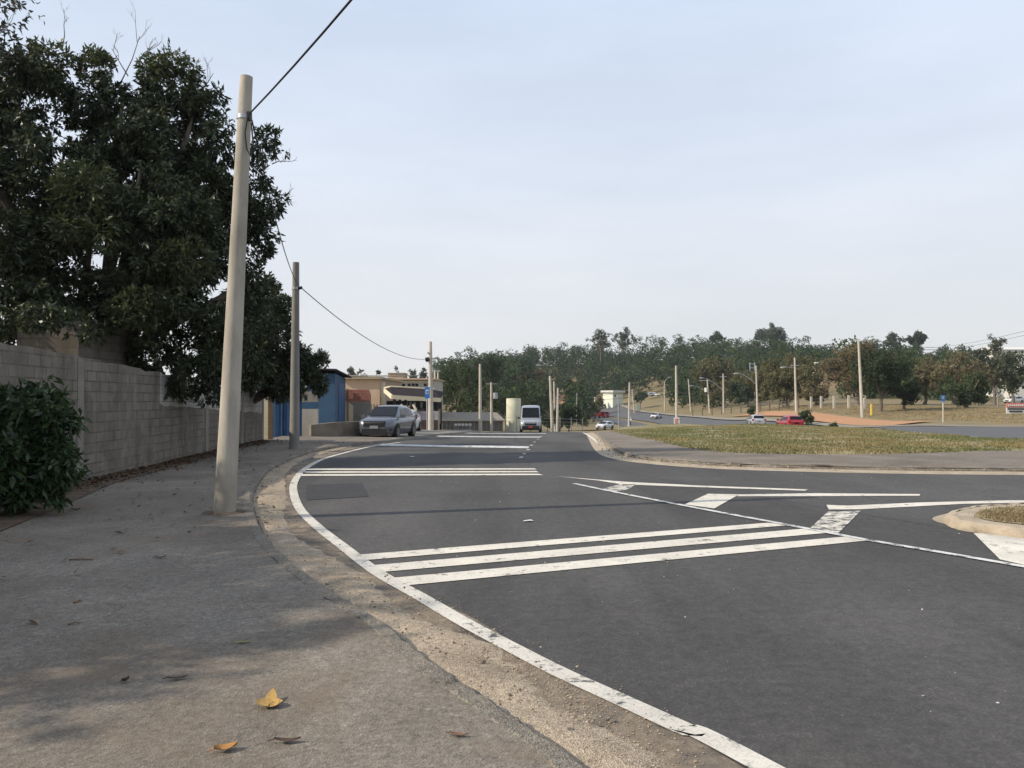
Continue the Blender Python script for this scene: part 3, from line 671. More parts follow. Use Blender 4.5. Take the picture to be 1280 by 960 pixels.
# beige hall, long building with a row of openings
bh = mkthing('beige_hall', 'long beige rendered building with a pale sheet roof behind the blue shed', 'building', at(455, 520, 62))
c, s_ = upright(424, 474.5, 473, 545, 62, 12); mb = MB(); mb.box(c, s_); add_to(bh, 'wall', mb, m_beige)
c, s_ = upright(474.6, 479, 478, 545, 62.3, 1.0); mb = MB(); mb.box(c, s_); add_to(bh, 'corner_column', mb, m_cream)
c, s_ = upright(423, 477, 471, 473.5, 61.7, 12.6); mb = MB(); mb.box(c, s_); add_to(bh, 'eaves_band', mb, m_cream)
a, b_ = at(424, 471, 61.8), at(496, 471, 61.8)
mb = MB(); mb.add([(a.x, 61.6, a.z + .01), (b_.x - 1.0, 61.6, a.z + .01), (b_.x, 78, a.z + .55), (a.x - 4, 78, a.z + .55), (a.x, 61.6, a.z + .07), (b_.x - 1, 61.6, a.z + .07), (b_.x, 78, a.z + .62), (a.x - 4, 78, a.z + .62)], [(3, 2, 1, 0), (4, 5, 6, 7), (0, 1, 5, 4), (1, 2, 6, 5), (2, 3, 7, 6), (3, 0, 4, 7)]); add_to(bh, 'roof', mb, m_greyroof)
lb = mkthing('long_building', 'long grey building with a row of small dark openings under its eaves', 'building', at(515, 520, 84))
c, s_ = upright(476, 543, 474, 540, 84, 10); mb = MB(); mb.box(c, s_); add_to(lb, 'wall', mb, M('pale_grey_render', (.44, .41, .36), (.36, .335, .29), 1.2, .9))
c, s_ = upright(474, 544.5, 472.6, 474.5, 83.6, 11); mb = MB(); mb.box(c, s_); add_to(lb, 'roof', mb, m_beige)
c, s_ = upright(476.5, 542.5, 476.5, 478, 83.93, .1); mb = MB(); mb.box(c, s_); add_to(lb, 'lintel', mb, m_cream)
for px in (482.6, 487.8, 494.5, 499.5, 504.5, 511.5, 516.5, 521, 531.5, 536.5):
    c, s_ = upright(px - 1.7, px + 1.7, 479.6, 482.6, 83.96, .1); mb = MB(); mb.box(c, s_); add_to(lb, 'opening', mb, m_dark)
rb = mkthing('rooftop_block', 'small peach coloured block rising behind the long grey building', 'building', at(494, 473, 100))
c, s_ = upright(485, 504, 466.5, 490, 100, 4); mb = MB(); mb.box(c, s_); add_to(rb, 'wall', mb, m_beige)
c, s_ = upright(484, 505, 465.6, 466.5, 99.8, 4.4); mb = MB(); mb.box(c, s_); add_to(rb, 'roof', mb, m_white)

# kiosk with a dark hipped roof and cream eaves
ki = mkthing('open_kiosk', 'open sided kiosk with a dark roof and broad cream eaves board', 'building', at(515, 535, 58))
e0, e1, e2, e3 = at(490, 498.8, 56.5), at(551, 502.6, 57.5), at(480.5, 490.5, 61), at(556, 494, 66)
r0, r1 = at(487.5, 484.2, 60.5), at(543, 487.5, 62)
zf = .27
mb = MB(); mb.add([e0 + Vector((0, 0, zf)), e1 + Vector((0, 0, zf)), r1, r0, e2 + Vector((0, 0, zf)), e3 + Vector((0, 0, zf))], [(0, 1, 2, 3), (4, 0, 3), (1, 5, 2), (4, 3, 2, 5)]); add_to(ki, 'roof', mb, m_darkroof)
mb = MB()
for s0, s1 in ((e2, e0), (e0, e1)):
    d = (s1 - s0).normalized(); nrm = Vector((d.y, -d.x, 0)) * .06; up = Vector((0, 0, zf + .02))
    mb.add([s0 - nrm, s1 - nrm, s1 - nrm + up, s0 - nrm + up, s0 + nrm, s1 + nrm, s1 + nrm + up, s0 + nrm + up], [(3, 2, 1, 0), (4, 5, 6, 7), (0, 1, 5, 4), (2, 3, 7, 6), (1, 2, 6, 5), (3, 0, 4, 7)])
add_to(ki, 'eaves_board', mb, m_cream)
mb = MB(); mb.tube([r0 + Vector((0, 0, .06)), r1 + Vector((0, 0, .06))], .07, 6); mb.tube([r0 + Vector((0, 0, .05)), e2 + Vector((0, 0, zf + .05))], .07, 6); add_to(ki, 'ridge_cap', mb, m_cream)
for px, Y in ((493, 57.2), (507, 57.6), (523.5, 58), (532.5, 58.2), (545, 58.5), (500, 64), (530, 64)):
    a = at(px, 499, Y); mb = MB(); mb.box((a.x, Y, (a.z + hz(a.x, Y)) / 2), (.2, .2, a.z - hz(a.x, Y) + .5)); add_to(ki, 'post', mb, m_black)
c, s_ = upright(480, 552, 501, 545, 65.5, .2); mb = MB(); mb.box(c, s_); add_to(ki, 'interior_shade_board', mb, m_dark)  # near-black board: the shade inside the kiosk is put into its colour
c, s_ = upright(497, 549, 511, 530, 60.5, 1.2); mb = MB(); mb.box(c, s_); add_to(ki, 'counter', mb, m_wood)
for px in (508, 513, 518, 527): c, s_ = upright(px - 1.3, px + 1.6, 503, 509.5, 65.3, .1); mb = MB(); mb.box(c, s_); add_to(ki, 'gap', mb, m_greyrender)

def picket_fence(name, label, px0, px1, n, ptop, pbot, Y, mat, wpx, tip=True):
    f = mkthing(name, label, 'fence', at((px0 + px1) / 2, pbot, Y))
    for i in range(n):
        px = px0 + (px1 - px0) * i / (n - 1); a, b = at(px - wpx / 2, ptop, Y), at(px + wpx / 2, pbot, Y); t = .12 if tip else 0.0
        mb = MB(); mb.prism([(a.x, b.z - .3), (b.x, b.z - .3), (b.x, a.z - t), ((a.x + b.x) / 2, a.z), (a.x, a.z - t)], 'y', Y, Y + .03); add_to(f, 'picket', mb, mat)
    for q in (.3, .75):
        c, s_ = upright(px0 - 1, px1 + 1, ptop + (pbot - ptop) * q - .7, ptop + (pbot - ptop) * q + .7, Y + .04, .05); mb = MB(); mb.box(c, s_); add_to(f, 'rail', mb, mat)
picket_fence('picket_fence', 'brown pointed picket fence behind the silver car', 464, 482, 6, 504.5, 532, 50, m_wood, 2.0)
picket_fence('picket_fence', 'pale cream picket fence in front of the kiosk', 484, 511, 9, 506.5, 530, 52, m_cream, 1.5)
for px, dx, lab in ((506, -5, 'slanting cream timber prop left of the kiosk counter'), (520, -3.5, 'slanting cream timber prop beside the grey panel fence')):
    mb = MB(); a, b_ = at(px + dx, 505.5, 53), at(px, 512, 53); c = at(px + .3, 531, 53); mb.tube([a, b_, c], .09, 6); solo('timber_prop', mb, m_cream, lab, 'prop')
mp_ = mkthing('panel_fence', 'pale grey panel fence with dark lower boards behind the bus stop', 'fence', at(536, 535, 56.8))
c, s_ = upright(523, 549, 514, 525, 57.2, .08); mb = MB(); mb.box(c, s_); add_to(mp_, 'upper_panel', mb, M('mottled_panel', (.40, .37, .40), (.26, .23, .25), 7, .9))
c, s_ = upright(523, 549, 525.2, 544, 57.25, .06); mb = MB(); mb.box(c, s_); add_to(mp_, 'lower_board', mb, M('dark_red_board', (.10, .06, .045), (.18, .11, .08), 3, .9))
for px in (523.5, 536.5, 548.5): c, s_ = upright(px - .8, px + .8, 513, 544, 57.1, .08); mb = MB(); mb.box(c, s_); add_to(mp_, 'post', mb, m_greyrender)

# long grey shed beyond the corner
gs = mkthing('grey_shed', 'long low grey shed with a pale fibre cement roof', 'building', at(590, 540, 84))
a, b_, c, d = at(549, 525.5, 84), at(632, 525.5, 86), at(621, 515.6, 92), at(549, 515.0, 90)
mb = MB(); t = Vector((0, 0, -.1)); mb.add([a, b_, c, d, a + t, b_ + t, c + t, d + t], [(0, 1, 2, 3), (7, 6, 5, 4), (0, 4, 5, 1), (1, 5, 6, 2), (2, 6, 7, 3), (3, 7, 4, 0)]); add_to(gs, 'roof', mb, m_greyroof)
zb = at(590, 545, 84).z
mb = MB(); mb.add([(a.x + .2, 84.3, zb), (b_.x - .3, 86.2, zb), (c.x + .6, 91.8, zb), (d.x, 90, zb), (a.x + .2, 84.3, a.z - .11), (b_.x - .3, 86.2, b_.z - .11), (c.x + .6, 91.8, c.z - .12), (d.x, 90, d.z - .12)], [(0, 1, 5, 4), (1, 2, 6, 5), (2, 3, 7, 6), (3, 0, 4, 7)])
add_to(gs, 'wall', mb, M('dark_weathered_boards', (.095, .092, .088), (.19, .18, .165), 5.0, .9, .3, 20, stretch=(2.5, 2.5, .22)))
for i in range(16):
    f = i / 15; mb = MB(); x = a.x + .3 + (b_.x - a.x - .7) * f; y = 84.25 + 1.9 * f; mb.box((x, y - .02, (zb + a.z) / 2), (.07, .07, a.z - zb - .15)); add_to(gs, 'batten', mb, m_conc_dark)
be = mkthing('white_bench', 'low white slatted bench in front of the grey shed', 'bench', at(578, 536, 78))
for px in (569.5, 574, 578.5, 583, 587.5): c, s_ = upright(px - 1.7, px + 1.7, 529.6, 532.2, 78, .25); mb = MB(); mb.box(c, s_); add_to(be, 'slat', mb, m_white)
for px in (570, 587): c, s_ = upright(px - .6, px + .6, 532.2, 541, 78.05, .2); mb = MB(); mb.box(c, s_); add_to(be, 'leg', mb, m_conc_dark)

# cream water tank
p = at(642, 538, 93); zt = at(642, 498, 93).z; tk = mkthing('water_tank', 'tall cream cylindrical water tank beside the white van', 'tank', (p.x, p.y, p.z))
mb = MB(); h_ = zt - p.z; mb.tube([(0, 0, -.4), (0, 0, h_ * .5), (0, 0, h_ - .08), (0, 0, h_)], [.85, .85, .85, .80], 40, smooth=True); part('shell', mb, m_tank, tk)
for z in (h_ * .50, h_ - .12): mb = MB(); mb.tube([(0, 0, z - .03), (0, 0, z + .03)], .868, 40); part('hoop', mb, m_tank, tk)

# box building on the bank beyond the highway
Yb = 283; p = at(766, 503.5, Yb); bb = mkthing('box_building', 'small flat roofed white box building on the bank beyond the highway', 'building', p, rz=R(45))
hh = at(766, 490.5, Yb).z - p.z
mb = MB(); mb.box((2.9, 2.2, hh / 2 - 1), (5.8, 4.4, hh + 2)); part('wall', mb, M('pale_green_white_paint', (.72, .74, .60), (.66, .68, .56), .5, .8), bb)
mb = MB(); mb.box((2.9, 2.2, hh + .35), (7.0, 5.6, .7)); part('roof_slab', mb, m_white, bb)
mb = MB(); mb.tube([(1.3, .02, hh - 1.2), (1.3, -.05, hh - 1.2)], .42, 16); part('round_vent', mb, m_dark, bb)
mb = MB(); mb.box((-4.2, 3.5, .9), (3.4, .25, 2.2)); part('side_wall', mb, m_cream, bb)

# buildings on the hill at the right
def gable(name, label, px0, px1, peave, pridge, Y, dep, wallm, roofm, wins=()):
    a, b = at(px0, peave, Y), at(px1, peave, Y); zr = at(px0, pridge, Y).z; zg = min(hz(a.x, Y), hz(b.x, Y)) - 1; o = mkthing(name, label, 'building', ((a.x + b.x) / 2, Y, zg + 1))
    mb = MB(); mb.box(((a.x + b.x) / 2, Y + dep / 2, (a.z + zg) / 2), (b.x - a.x, dep, a.z - zg)); add_to(o, 'wall', mb, wallm)
    mb = MB(); m = (a.x + b.x) / 2; e = .5; mb.prism([(Y - e, a.z + .01), (Y + dep + e, a.z + .01), (Y + dep / 2, zr)], 'x', a.x - e, b.x + e); add_to(o, 'roof', mb, roofm)
    for px, py, w_, h in wins: c, s_ = upright(px - w_ / 2, px + w_ / 2, py - h / 2, py + h / 2, Y - .04, .1); mb = MB(); mb.box(c, s_); add_to(o, 'window', mb, m_dark)
gable('white_house', 'white roofed house half hidden by trees left of the tall pole', 1031, 1048, 460, 450.5, 255, 14, m_beige, m_white)
gable('hill_block', 'long white flat building on the hilltop at the right edge', 1247, 1300, 437, 432, 330, 18, m_white, m_white, [(1262, 440, 3, 3), (1270, 440, 3, 3), (1278, 440, 3, 3)])
gable('street_house', 'cream house behind the parked cars at the right edge', 1266, 1300, 476, 467, 205, 14, m_white, m_cream, [(1272, 484, 3, 4), (1279, 484, 3, 4)])
gable('yellow_house', 'low yellow house under the trees by the right edge', 1256, 1280, 490, 484, 230, 10, m_cream, m_greyroof, [(1262, 493, 2, 3)])

# ================================================================ poles
def pole(label, pb, Y, ptop, r0, r1, mat=None, off=0.0, group=None, dy=0.0, name='utility_pole', n=12, cat='pole'):
    x, y = pb; b = at(x, y, Y); b.z = hz(b.x, Y) + off; t = at(ptop[0], ptop[1], Y)
    o = mkthing(name, label, cat, b, group=group); o['top'] = 0; del o['top']
    mb = MB(); d = t - b; mb.tube([-d.normalized() * .3, d * .02, d * .5, d], [r0 * 1.03, r0, (r0 + r1) / 2, r1], n); part('shaft', mb, mat or m_conc_far, o)
    return o, b, t
def on(o, name, mb, mat): return add_to(o, name, mb, mat)
P1, b1, t1 = pole('tall pale concrete pole standing on the pavement nearest the camera', (281, 640), 11.3, (308, 96), .150, .088, m_conc, .1, n=24)
def along(b, t, f): return b + (t - b) * f
c1 = along(b1, t1, .905)
mb = MB(); mb.tube([c1 - (t1 - b1).normalized() * .03, c1 + (t1 - b1).normalized() * .03], .106, 20); on(P1, 'clamp_band', mb, m_galv)
mb = MB(); mb.box(c1 + Vector((.09, -.06, 0)), (.06, .06, .12)); on(P1, 'cable_grip', mb, m_black)
mb = MB(); q = c1 + Vector((.075, -.085, 0)); mb.tube([q, q + Vector((-.03, -.02, -.25)), q + Vector((.0, -.03, -.48)), q + Vector((.07, -.02, -.62)), q + Vector((.085, 0, -.45)), q + Vector((.05, .0, -.1))], .011, 6); on(P1, 'cable_loop', mb, m_wire)
mb = MB(); mb.tube([(b1.x, b1.y, b1.z + .004), (b1.x, b1.y, b1.z + .012)], [.30, .24], 18); on(P1, 'dirt_collar', mb, m_soil)
P2, b2, t2 = pole('grey concrete pole at the bend in front of the blue gate', (368, 560), 26, (370, 328), .165, .105, m_conc_dark, .1, n=18)
c2 = along(b2, t2, .86)
mb = MB(); mb.tube([c2 - Vector((0, 0, .04)), c2 + Vector((0, 0, .04))], .13, 14); on(P2, 'clamp_band', mb, m_galv)
mb = MB(); mb.tube([c2 + Vector((.1, -.05, 0)), c2 + Vector((.22, -.05, .02))], .05, 8); on(P2, 'insulator', mb, m_black)
P3, b3, t3 = pole('slim concrete pole behind the blue bus stop sign', (538.5, 539), 56, (538, 427), .20, .11, m_conc_far, .1)
c3 = along(b3, t3, .80)
mb = MB(); mb.tube([c3 + Vector((-.1, -.1, 0)), c3 + Vector((-.34, -.1, -.03))], .16, 8); on(P3, 'cable_splice', mb, m_black)
mb = MB(); mb.tube([c3 + Vector((0, 0, .45)), c3 + Vector((-.2, -.12, .45))], .07, 6); on(P3, 'insulator', mb, m_galv)
G_ = 'distant utility poles'
pole('plain pole rising behind the kiosk just right of the bus stop sign', (544, 530), 88, (543.5, 463), .14, .10, off=0)
p_, b, t = pole('thin pole with a flat lamp head behind the kiosk roof', (547.5, 530), 92, (547.5, 464), .12, .09)
mb = MB(); mb.box(t + Vector((0, 0, .03)), (.5, .3, .12)); on(p_, 'lamp_head', mb, m_galv)
pole('tall bare pole in front of the long grey shed', (600.5, 540), 77, (600, 455), .17, .11)
p_, b, t = pole('pole carrying a grey transformer left of the cream tank', (614.5, 538), 80, (614, 478), .15, .10)
mb = MB(); q = along(b, t, .73) + Vector((.42, -.1, 0)); mb.tube([q - Vector((0, 0, .30)), q + Vector((0, 0, .30))], .24, 14); on(p_, 'transformer', mb, m_galv)
mb = MB(); mb.box(along(b, t, .97), (1.1, .1, .1)); on(p_, 'cross_arm', mb, m_conc_dark)
mb = MB(); mb.box(along(b, t, .73) + Vector((.12, -.05, .1)), (.3, .08, .08)); on(p_, 'bracket', mb, m_galv)
pole('leaning bare pole just right of the white van', (690.5, 541), 82, (687.5, 470), .17, .11)
pole('pole behind the leaning pole right of the van', (694, 536), 112, (692.5, 477), .15, .11)
pole('pole standing right of the leaning pair near the hedge', (696.5, 537), 102, (697.5, 485), .17, .12)
pole('short thin pole among the shrubs right of the van', (721, 526), 165, (721, 491), .16, .12, m_conc_dark)
pole('thin pole on the clay bank left of the box building', (727, 508), 262, (726, 482), .2, .15)
sp_, b, t = pole('thin grey post in front of the box building', (773.5, 533.5), 128, (772.8, 493), .10, .10, m_galv, name='sign_post', cat='post')
pole('bare pole between the parked white car and the slip road', (786, 535.5), 108, (787, 478), .15, .11)
pole('leaning thin pole on the bank behind the slip road', (793, 513), 255, (790, 486.5), .2, .16)
def lamp_arm(o, base, dx, dz, dy=0.0, mat=None):
    mb = MB(); e = base + Vector((dx, dy, dz)); mb.tube([base, base + Vector((dx * .35, dy * .35, dz * .48)), base + Vector((dx * .8, dy * .8, dz * .93)), e], [.06, .055, .045, .045], 6); on(o, 'lamp_arm', mb, m_galv)
    mb = MB(); s = 1 if dx > 0 else -1; mb.blob(e + Vector((s * .4, 0, -.03)), (.55, .22, .13), 1, .02, 8); on(o, 'lamp_head', mb, m_galv)
p_, b, t = pole('pole with a short lamp arm at the far grass bank', (831, 515.5), 240, (830.5, 477), .19, .14); lamp_arm(p_, t - Vector((0, 0, .3)), 1.2, 1.6)
P12, b12, t12 = pole('pale bare pole in the grass island with a white board at its foot', (846, 531.5), 84, (845, 457), .16, .10)
bd = mkthing('notice_board', 'small white notice board with red marks at the foot of a pole in the grass', 'sign', at(846, 531.5, 83.6)); c, s_ = upright(842.3, 849.6, 522, 531, 83.7, .04); mb = MB(); mb.box(c, s_); add_to(bd, 'panel', mb, m_white)
for py, x0, x1 in ((524.3, 844, 848.6), (526.4, 843.6, 847.4), (528.6, 844, 848)): c, s_ = upright(x0, x1, py - .55, py + .55, 83.68, .03); mb = MB(); mb.box(c, s_); add_to(bd, 'lettering', mb, m_redletter)
pole('leaning pale pole at the edge of the olive trees', (863.5, 516), 215, (860.5, 474), .22, .16)
p_, b, t = pole('pole with a transformer and crossbar before the olive trees', (887, 517), 190, (884, 474), .2, .15)
mb = MB(); q = along(b, t, .68) + Vector((-.5, -.4, 0)); mb.tube([q - Vector((0, 0, .5)), q + Vector((0, 0, .5))], [.42, .46], 12); on(p_, 'transformer', mb, m_white)
mb = MB(); mb.box(along(b, t, .96) + Vector((-.6, 0, 0)), (2.6, .14, .16)); on(p_, 'cross_arm', mb, m_galv); lamp_arm(p_, along(b, t, .62), -3.6, 1.5)
p_, b, t = pole('street light pole with a long arm left of the silver car', (904.5, 519.5), 176, (904, 467), .2, .14); lamp_arm(p_, along(b, t, .55), -4.4, 2.9)
mb = MB(); mb.box(along(b, t, .92), (1.6, .12, .14)); on(p_, 'cross_arm', mb, m_galv)
p_, b, t = pole('street light pole with a long arm behind the silver car', (947, 523), 136, (945, 457), .19, .12); lamp_arm(p_, along(b, t, .61), -3.0, 1.9)
ms = mkthing('lattice_mast', 'twin legged lattice mast behind the street light pole', 'mast', at(941, 510, 215))
for px in (937.5, 943.3): a, b_ = at(px, 512, 215), at(px, 453, 215); mb = MB(); mb.tube([a, b_], .14, 6); add_to(ms, 'leg', mb, m_galv)
for py in (455, 460, 465, 470): a, b_ = at(936.6, py, 215), at(944.4, py, 215); mb = MB(); mb.tube([a, b_], .12, 6); add_to(ms, 'rung', mb, m_galv)
p_, b, t = pole('pale pole with a cross arm directly behind the red car', (995.5, 520), 116, (993.3, 447), .19, .12)
mb = MB(); mb.box(along(b, t, .86), (1.1, .12, .14)); on(p_, 'cross_arm', mb, m_galv); mb = MB(); mb.blob(along(b, t, .82) + Vector((-1.75, 0, 0)), (.42, .2, .14), 2, .02, 8); mb.tube([along(b, t, .82), along(b, t, .82) + Vector((-1.5, 0, .1))], .045, 6); on(p_, 'lamp_head', mb, m_galv)
P18, b18, t18 = pole('tallest pale pole on the right in front of the dark round tree', (1078, 522.5), 93, (1073, 424), .20, .12)
pole('yellow painted marker post beside the tallest right pole', (1089.5, 520.5), 95, (1089.3, 505), .14, .14, m_yellow, name='marker_post', cat='post')
pole('thin pole among the trees near the right edge', (1261.5, 495), 150, (1261, 449), .16, .12)
pole('short grey pole with a lamp under the right hand trees', (1247.5, 512), 105, (1247, 491), .11, .1, m_conc_dark)

# ---- cables
def cable(label, a, b, sag, r=.012, k=14):
    a, b = Vector(a), Vector(b); pts = [a.lerp(b, i / k) - Vector((0, 0, sag * 4 * (i / k) * (1 - i / k))) for i in range(k + 1)]
    mb = MB(); mb.tube(pts, r, 6); solo('overhead_cable', mb, m_wire, label, 'cable', 'overhead cables')
g1 = c1 + Vector((.1, -.08, .03))
cable('thick black cable running from the nearest pole up over the camera', g1, g1 + (Vector((-1.88, 8, 5.62)) - g1) * 4.6, .30, .0125)
cable('black cable sagging from the nearest pole to the pole at the bend', c1 + Vector((.08, .08, 0)), c2 + Vector((.1, -.1, .1)), .34, .011)
cable('black cable sagging from the pole at the bend to the bus stop pole', c2 + Vector((.2, -.05, 0)), c3 + Vector((-.3, -.1, 0)), .65, .015)
cable('thin cable leaving the bus stop pole towards the dark trees', c3 + Vector((.1, .1, .1)), at(575, 463, 95), .5, .02)
a, b_ = along(b18, t18, .93), at(1330, 395, 62)
cable('upper wire running right from the tallest right pole', a, at(1183, 434, 100), .1, .022); cable('lower wire running right from the tallest right pole', a - Vector((0, 0, .25)), at(1183, 437, 100), .1, .022)
cable('upper wire rising over the right edge of the trees', at(1150, 435, 130), at(1330, 401, 60), .5, .014); cable('lower wire rising over the right edge of the trees', at(1150, 438, 130), at(1330, 407, 60), .5, .014)
for i, (x0, y0, Y0, x1, y1, Y1) in enumerate([(697.5, 486, 102, 786.8, 490, 108), (697.5, 490, 102, 786.8, 496, 108), (726, 484, 262, 790, 493, 255), (786.8, 486, 108, 860.5, 479, 215), (786.8, 494, 108, 883, 484, 190)]):
    cable(['upper thin wire between the hedge pole and slip road pole', 'lower thin wire between the hedge pole and slip road pole', 'thin wire passing above the box building', 'upper thin wire from the slip road pole to the olive trees', 'lower thin wire from the slip road pole to the olive trees'][i], at(x0, y0, Y0), at(x1, y1, Y1), .6, .022)

# ================================================================ signs
bs = mkthing('bus_stop_sign', 'blue bus stop sign on a thin grey post beside the slim concrete pole', 'sign', at(534, 541.5, 54))
mb = MB(); a, b_ = at(534, 543, 54), at(533.6, 487, 54); mb.tube([a, b_], .045, 8); add_to(bs, 'post', mb, m_galv)
c, s_ = upright(531, 537.2, 483.8, 498, 53.9, .03); mb = MB(); mb.box(c, s_); add_to(bs, 'panel', mb, m_bluesign)
c, s_ = upright(532.2, 536, 487.3, 492.6, 53.88, .03); mb = MB(); mb.box(c, s_); add_to(bs, 'white_square', mb, m_white)
mb = MB(); c, s_ = upright(533, 535.3, 488.4, 490.8, 53.86, .02); mb.box(c, s_)
for px in (533.4, 534.9): c, s_ = upright(px - .3, px + .3, 490.8, 491.8, 53.86, .02); mb.box(c, s_)
add_to(bs, 'bus_symbol', mb, m_bluesign)
rs = mkthing('road_sign', 'small blue sign on a pale post at the far kerb of the right hand road', 'sign', at(1179, 530, 66))
mb = MB(); a, b_ = at(1179, 531, 66), at(1178.8, 495, 66); mb.tube([a, b_], .06, 8); add_to(rs, 'post', mb, m_conc_far)
c, s_ = upright(1176.4, 1181.6, 493.8, 501.8, 65.9, .03); mb = MB(); mb.box(c, s_); add_to(rs, 'panel', mb, m_bluesign)
c, s_ = upright(1177.8, 1180.4, 495.4, 498.6, 65.88, .03); mb = MB(); mb.box(c, s_); add_to(rs, 'pale_square', mb, m_galv)
hb = mkthing('hoarding', 'white hoarding with a red header band on two thin legs at the right edge', 'sign', at(1270, 529, 58))
c, s_ = upright(1258, 1284, 503.8, 517, 58, .05); mb = MB(); mb.box(c, s_); add_to(hb, 'panel', mb, m_white)
c, s_ = upright(1258.2, 1283.8, 504, 509.2, 57.97, .05); mb = MB(); mb.box(c, s_); add_to(hb, 'header_band', mb, m_redletter)
mb = MB()
for i in range(9): c, s_ = upright(1260 + i * 2.5, 1261.7 + i * 2.5, 505.4, 507.9, 57.94, .04); mb.box(c, s_)
add_to(hb, 'header_lettering', mb, m_white)
mb = MB()
for py, n, x0 in ((511.2, 10, 1260), (514.4, 8, 1262)):
    for i in range(n): c, s_ = upright(x0 + i * 2.1, x0 + 1.5 + i * 2.1, py - .8, py + .8, 57.96, .05); mb.box(c, s_)
add_to(hb, 'lettering', mb, m_dark)
for px in (1258.6, 1281): c, s_ = upright(px - .35, px + .35, 504, 531, 58.06, .05); mb = MB(); mb.box(c, s_); add_to(hb, 'leg', mb, m_conc_dark)
gb = mkthing('information_board', 'greenish grey board on two short legs on the bank beyond the slip road', 'sign', at(798, 515.5, 245))
c, s_ = upright(795.6, 800.3, 505, 513, 245, .2); mb = MB(); mb.box(c, s_); add_to(gb, 'panel', mb, m_green)
for px in (796.2, 799.6): c, s_ = upright(px - .35, px + .35, 513, 517, 245.05, .15); mb = MB(); mb.box(c, s_); add_to(gb, 'leg', mb, m_wood)
db = mkthing('dark_sign', 'dark panel on a post seen from behind left of the red truck', 'sign', at(733, 521, 170))
c, s_ = upright(731, 735, 509.8, 517.5, 170, .1); mb = MB(); mb.box(c, s_); add_to(db, 'panel', mb, m_black)
c, s_ = upright(732.4, 733.6, 517.5, 526, 170.02, .08); mb = MB(); mb.box(c, s_); add_to(db, 'post', mb, m_conc_dark)

# ---- fences
def post_fence(label, pts, mat, r, wires, name='wire_fence', ph=1.5):
    o = mkthing(name, label, 'fence', pts[len(pts) // 2])
    for p in pts: mb = MB(); mb.box(p + Vector((0, 0, ph / 2 - .2)), (r * 2, r * 2, ph + .4)); add_to(o, 'post', mb, mat)
    mb = MB()
    for wv in wires: mb.tube([p + Vector((0, -r - .01, wv)) for p in pts], .012, 4)
    add_to(o, 'wire', mb, m_galv)
pts = []
for px, Y in ((1014, 128), (1026.5, 124), (1042.5, 120), (1061, 116), (1081, 112)): p = at(px, 510, Y); p.z = hz(p.x, Y); pts.append(p)
post_fence('fence of pale concrete posts right of the red car', pts, m_conc_far, .14, (.5, 1.0, 1.5), ph=1.9)
pts = []
for px in range(866, 1008, 12): Y = 186 - (px - 866) * .40; p = at(px, 510, Y); p.z = hz(p.x, Y); pts.append(p)
post_fence('fence of thin brown posts along the foot of the olive trees', pts, m_wood, .10, (.4, .9, 1.4), ph=1.7)
pts = []
for px, Y in ((632, 89.5), (646, 90), (663, 90.5), (676, 91), (700, 95), (714, 99), (728, 104)): p = at(px, 538, Y); p.z = hz(p.x, Y); pts.append(p)
post_fence('thin dark wire fence in front of the cream tank and hedge', pts, m_conc_dark, .05, (.3, .7, 1.1, 1.5), ph=1.7)

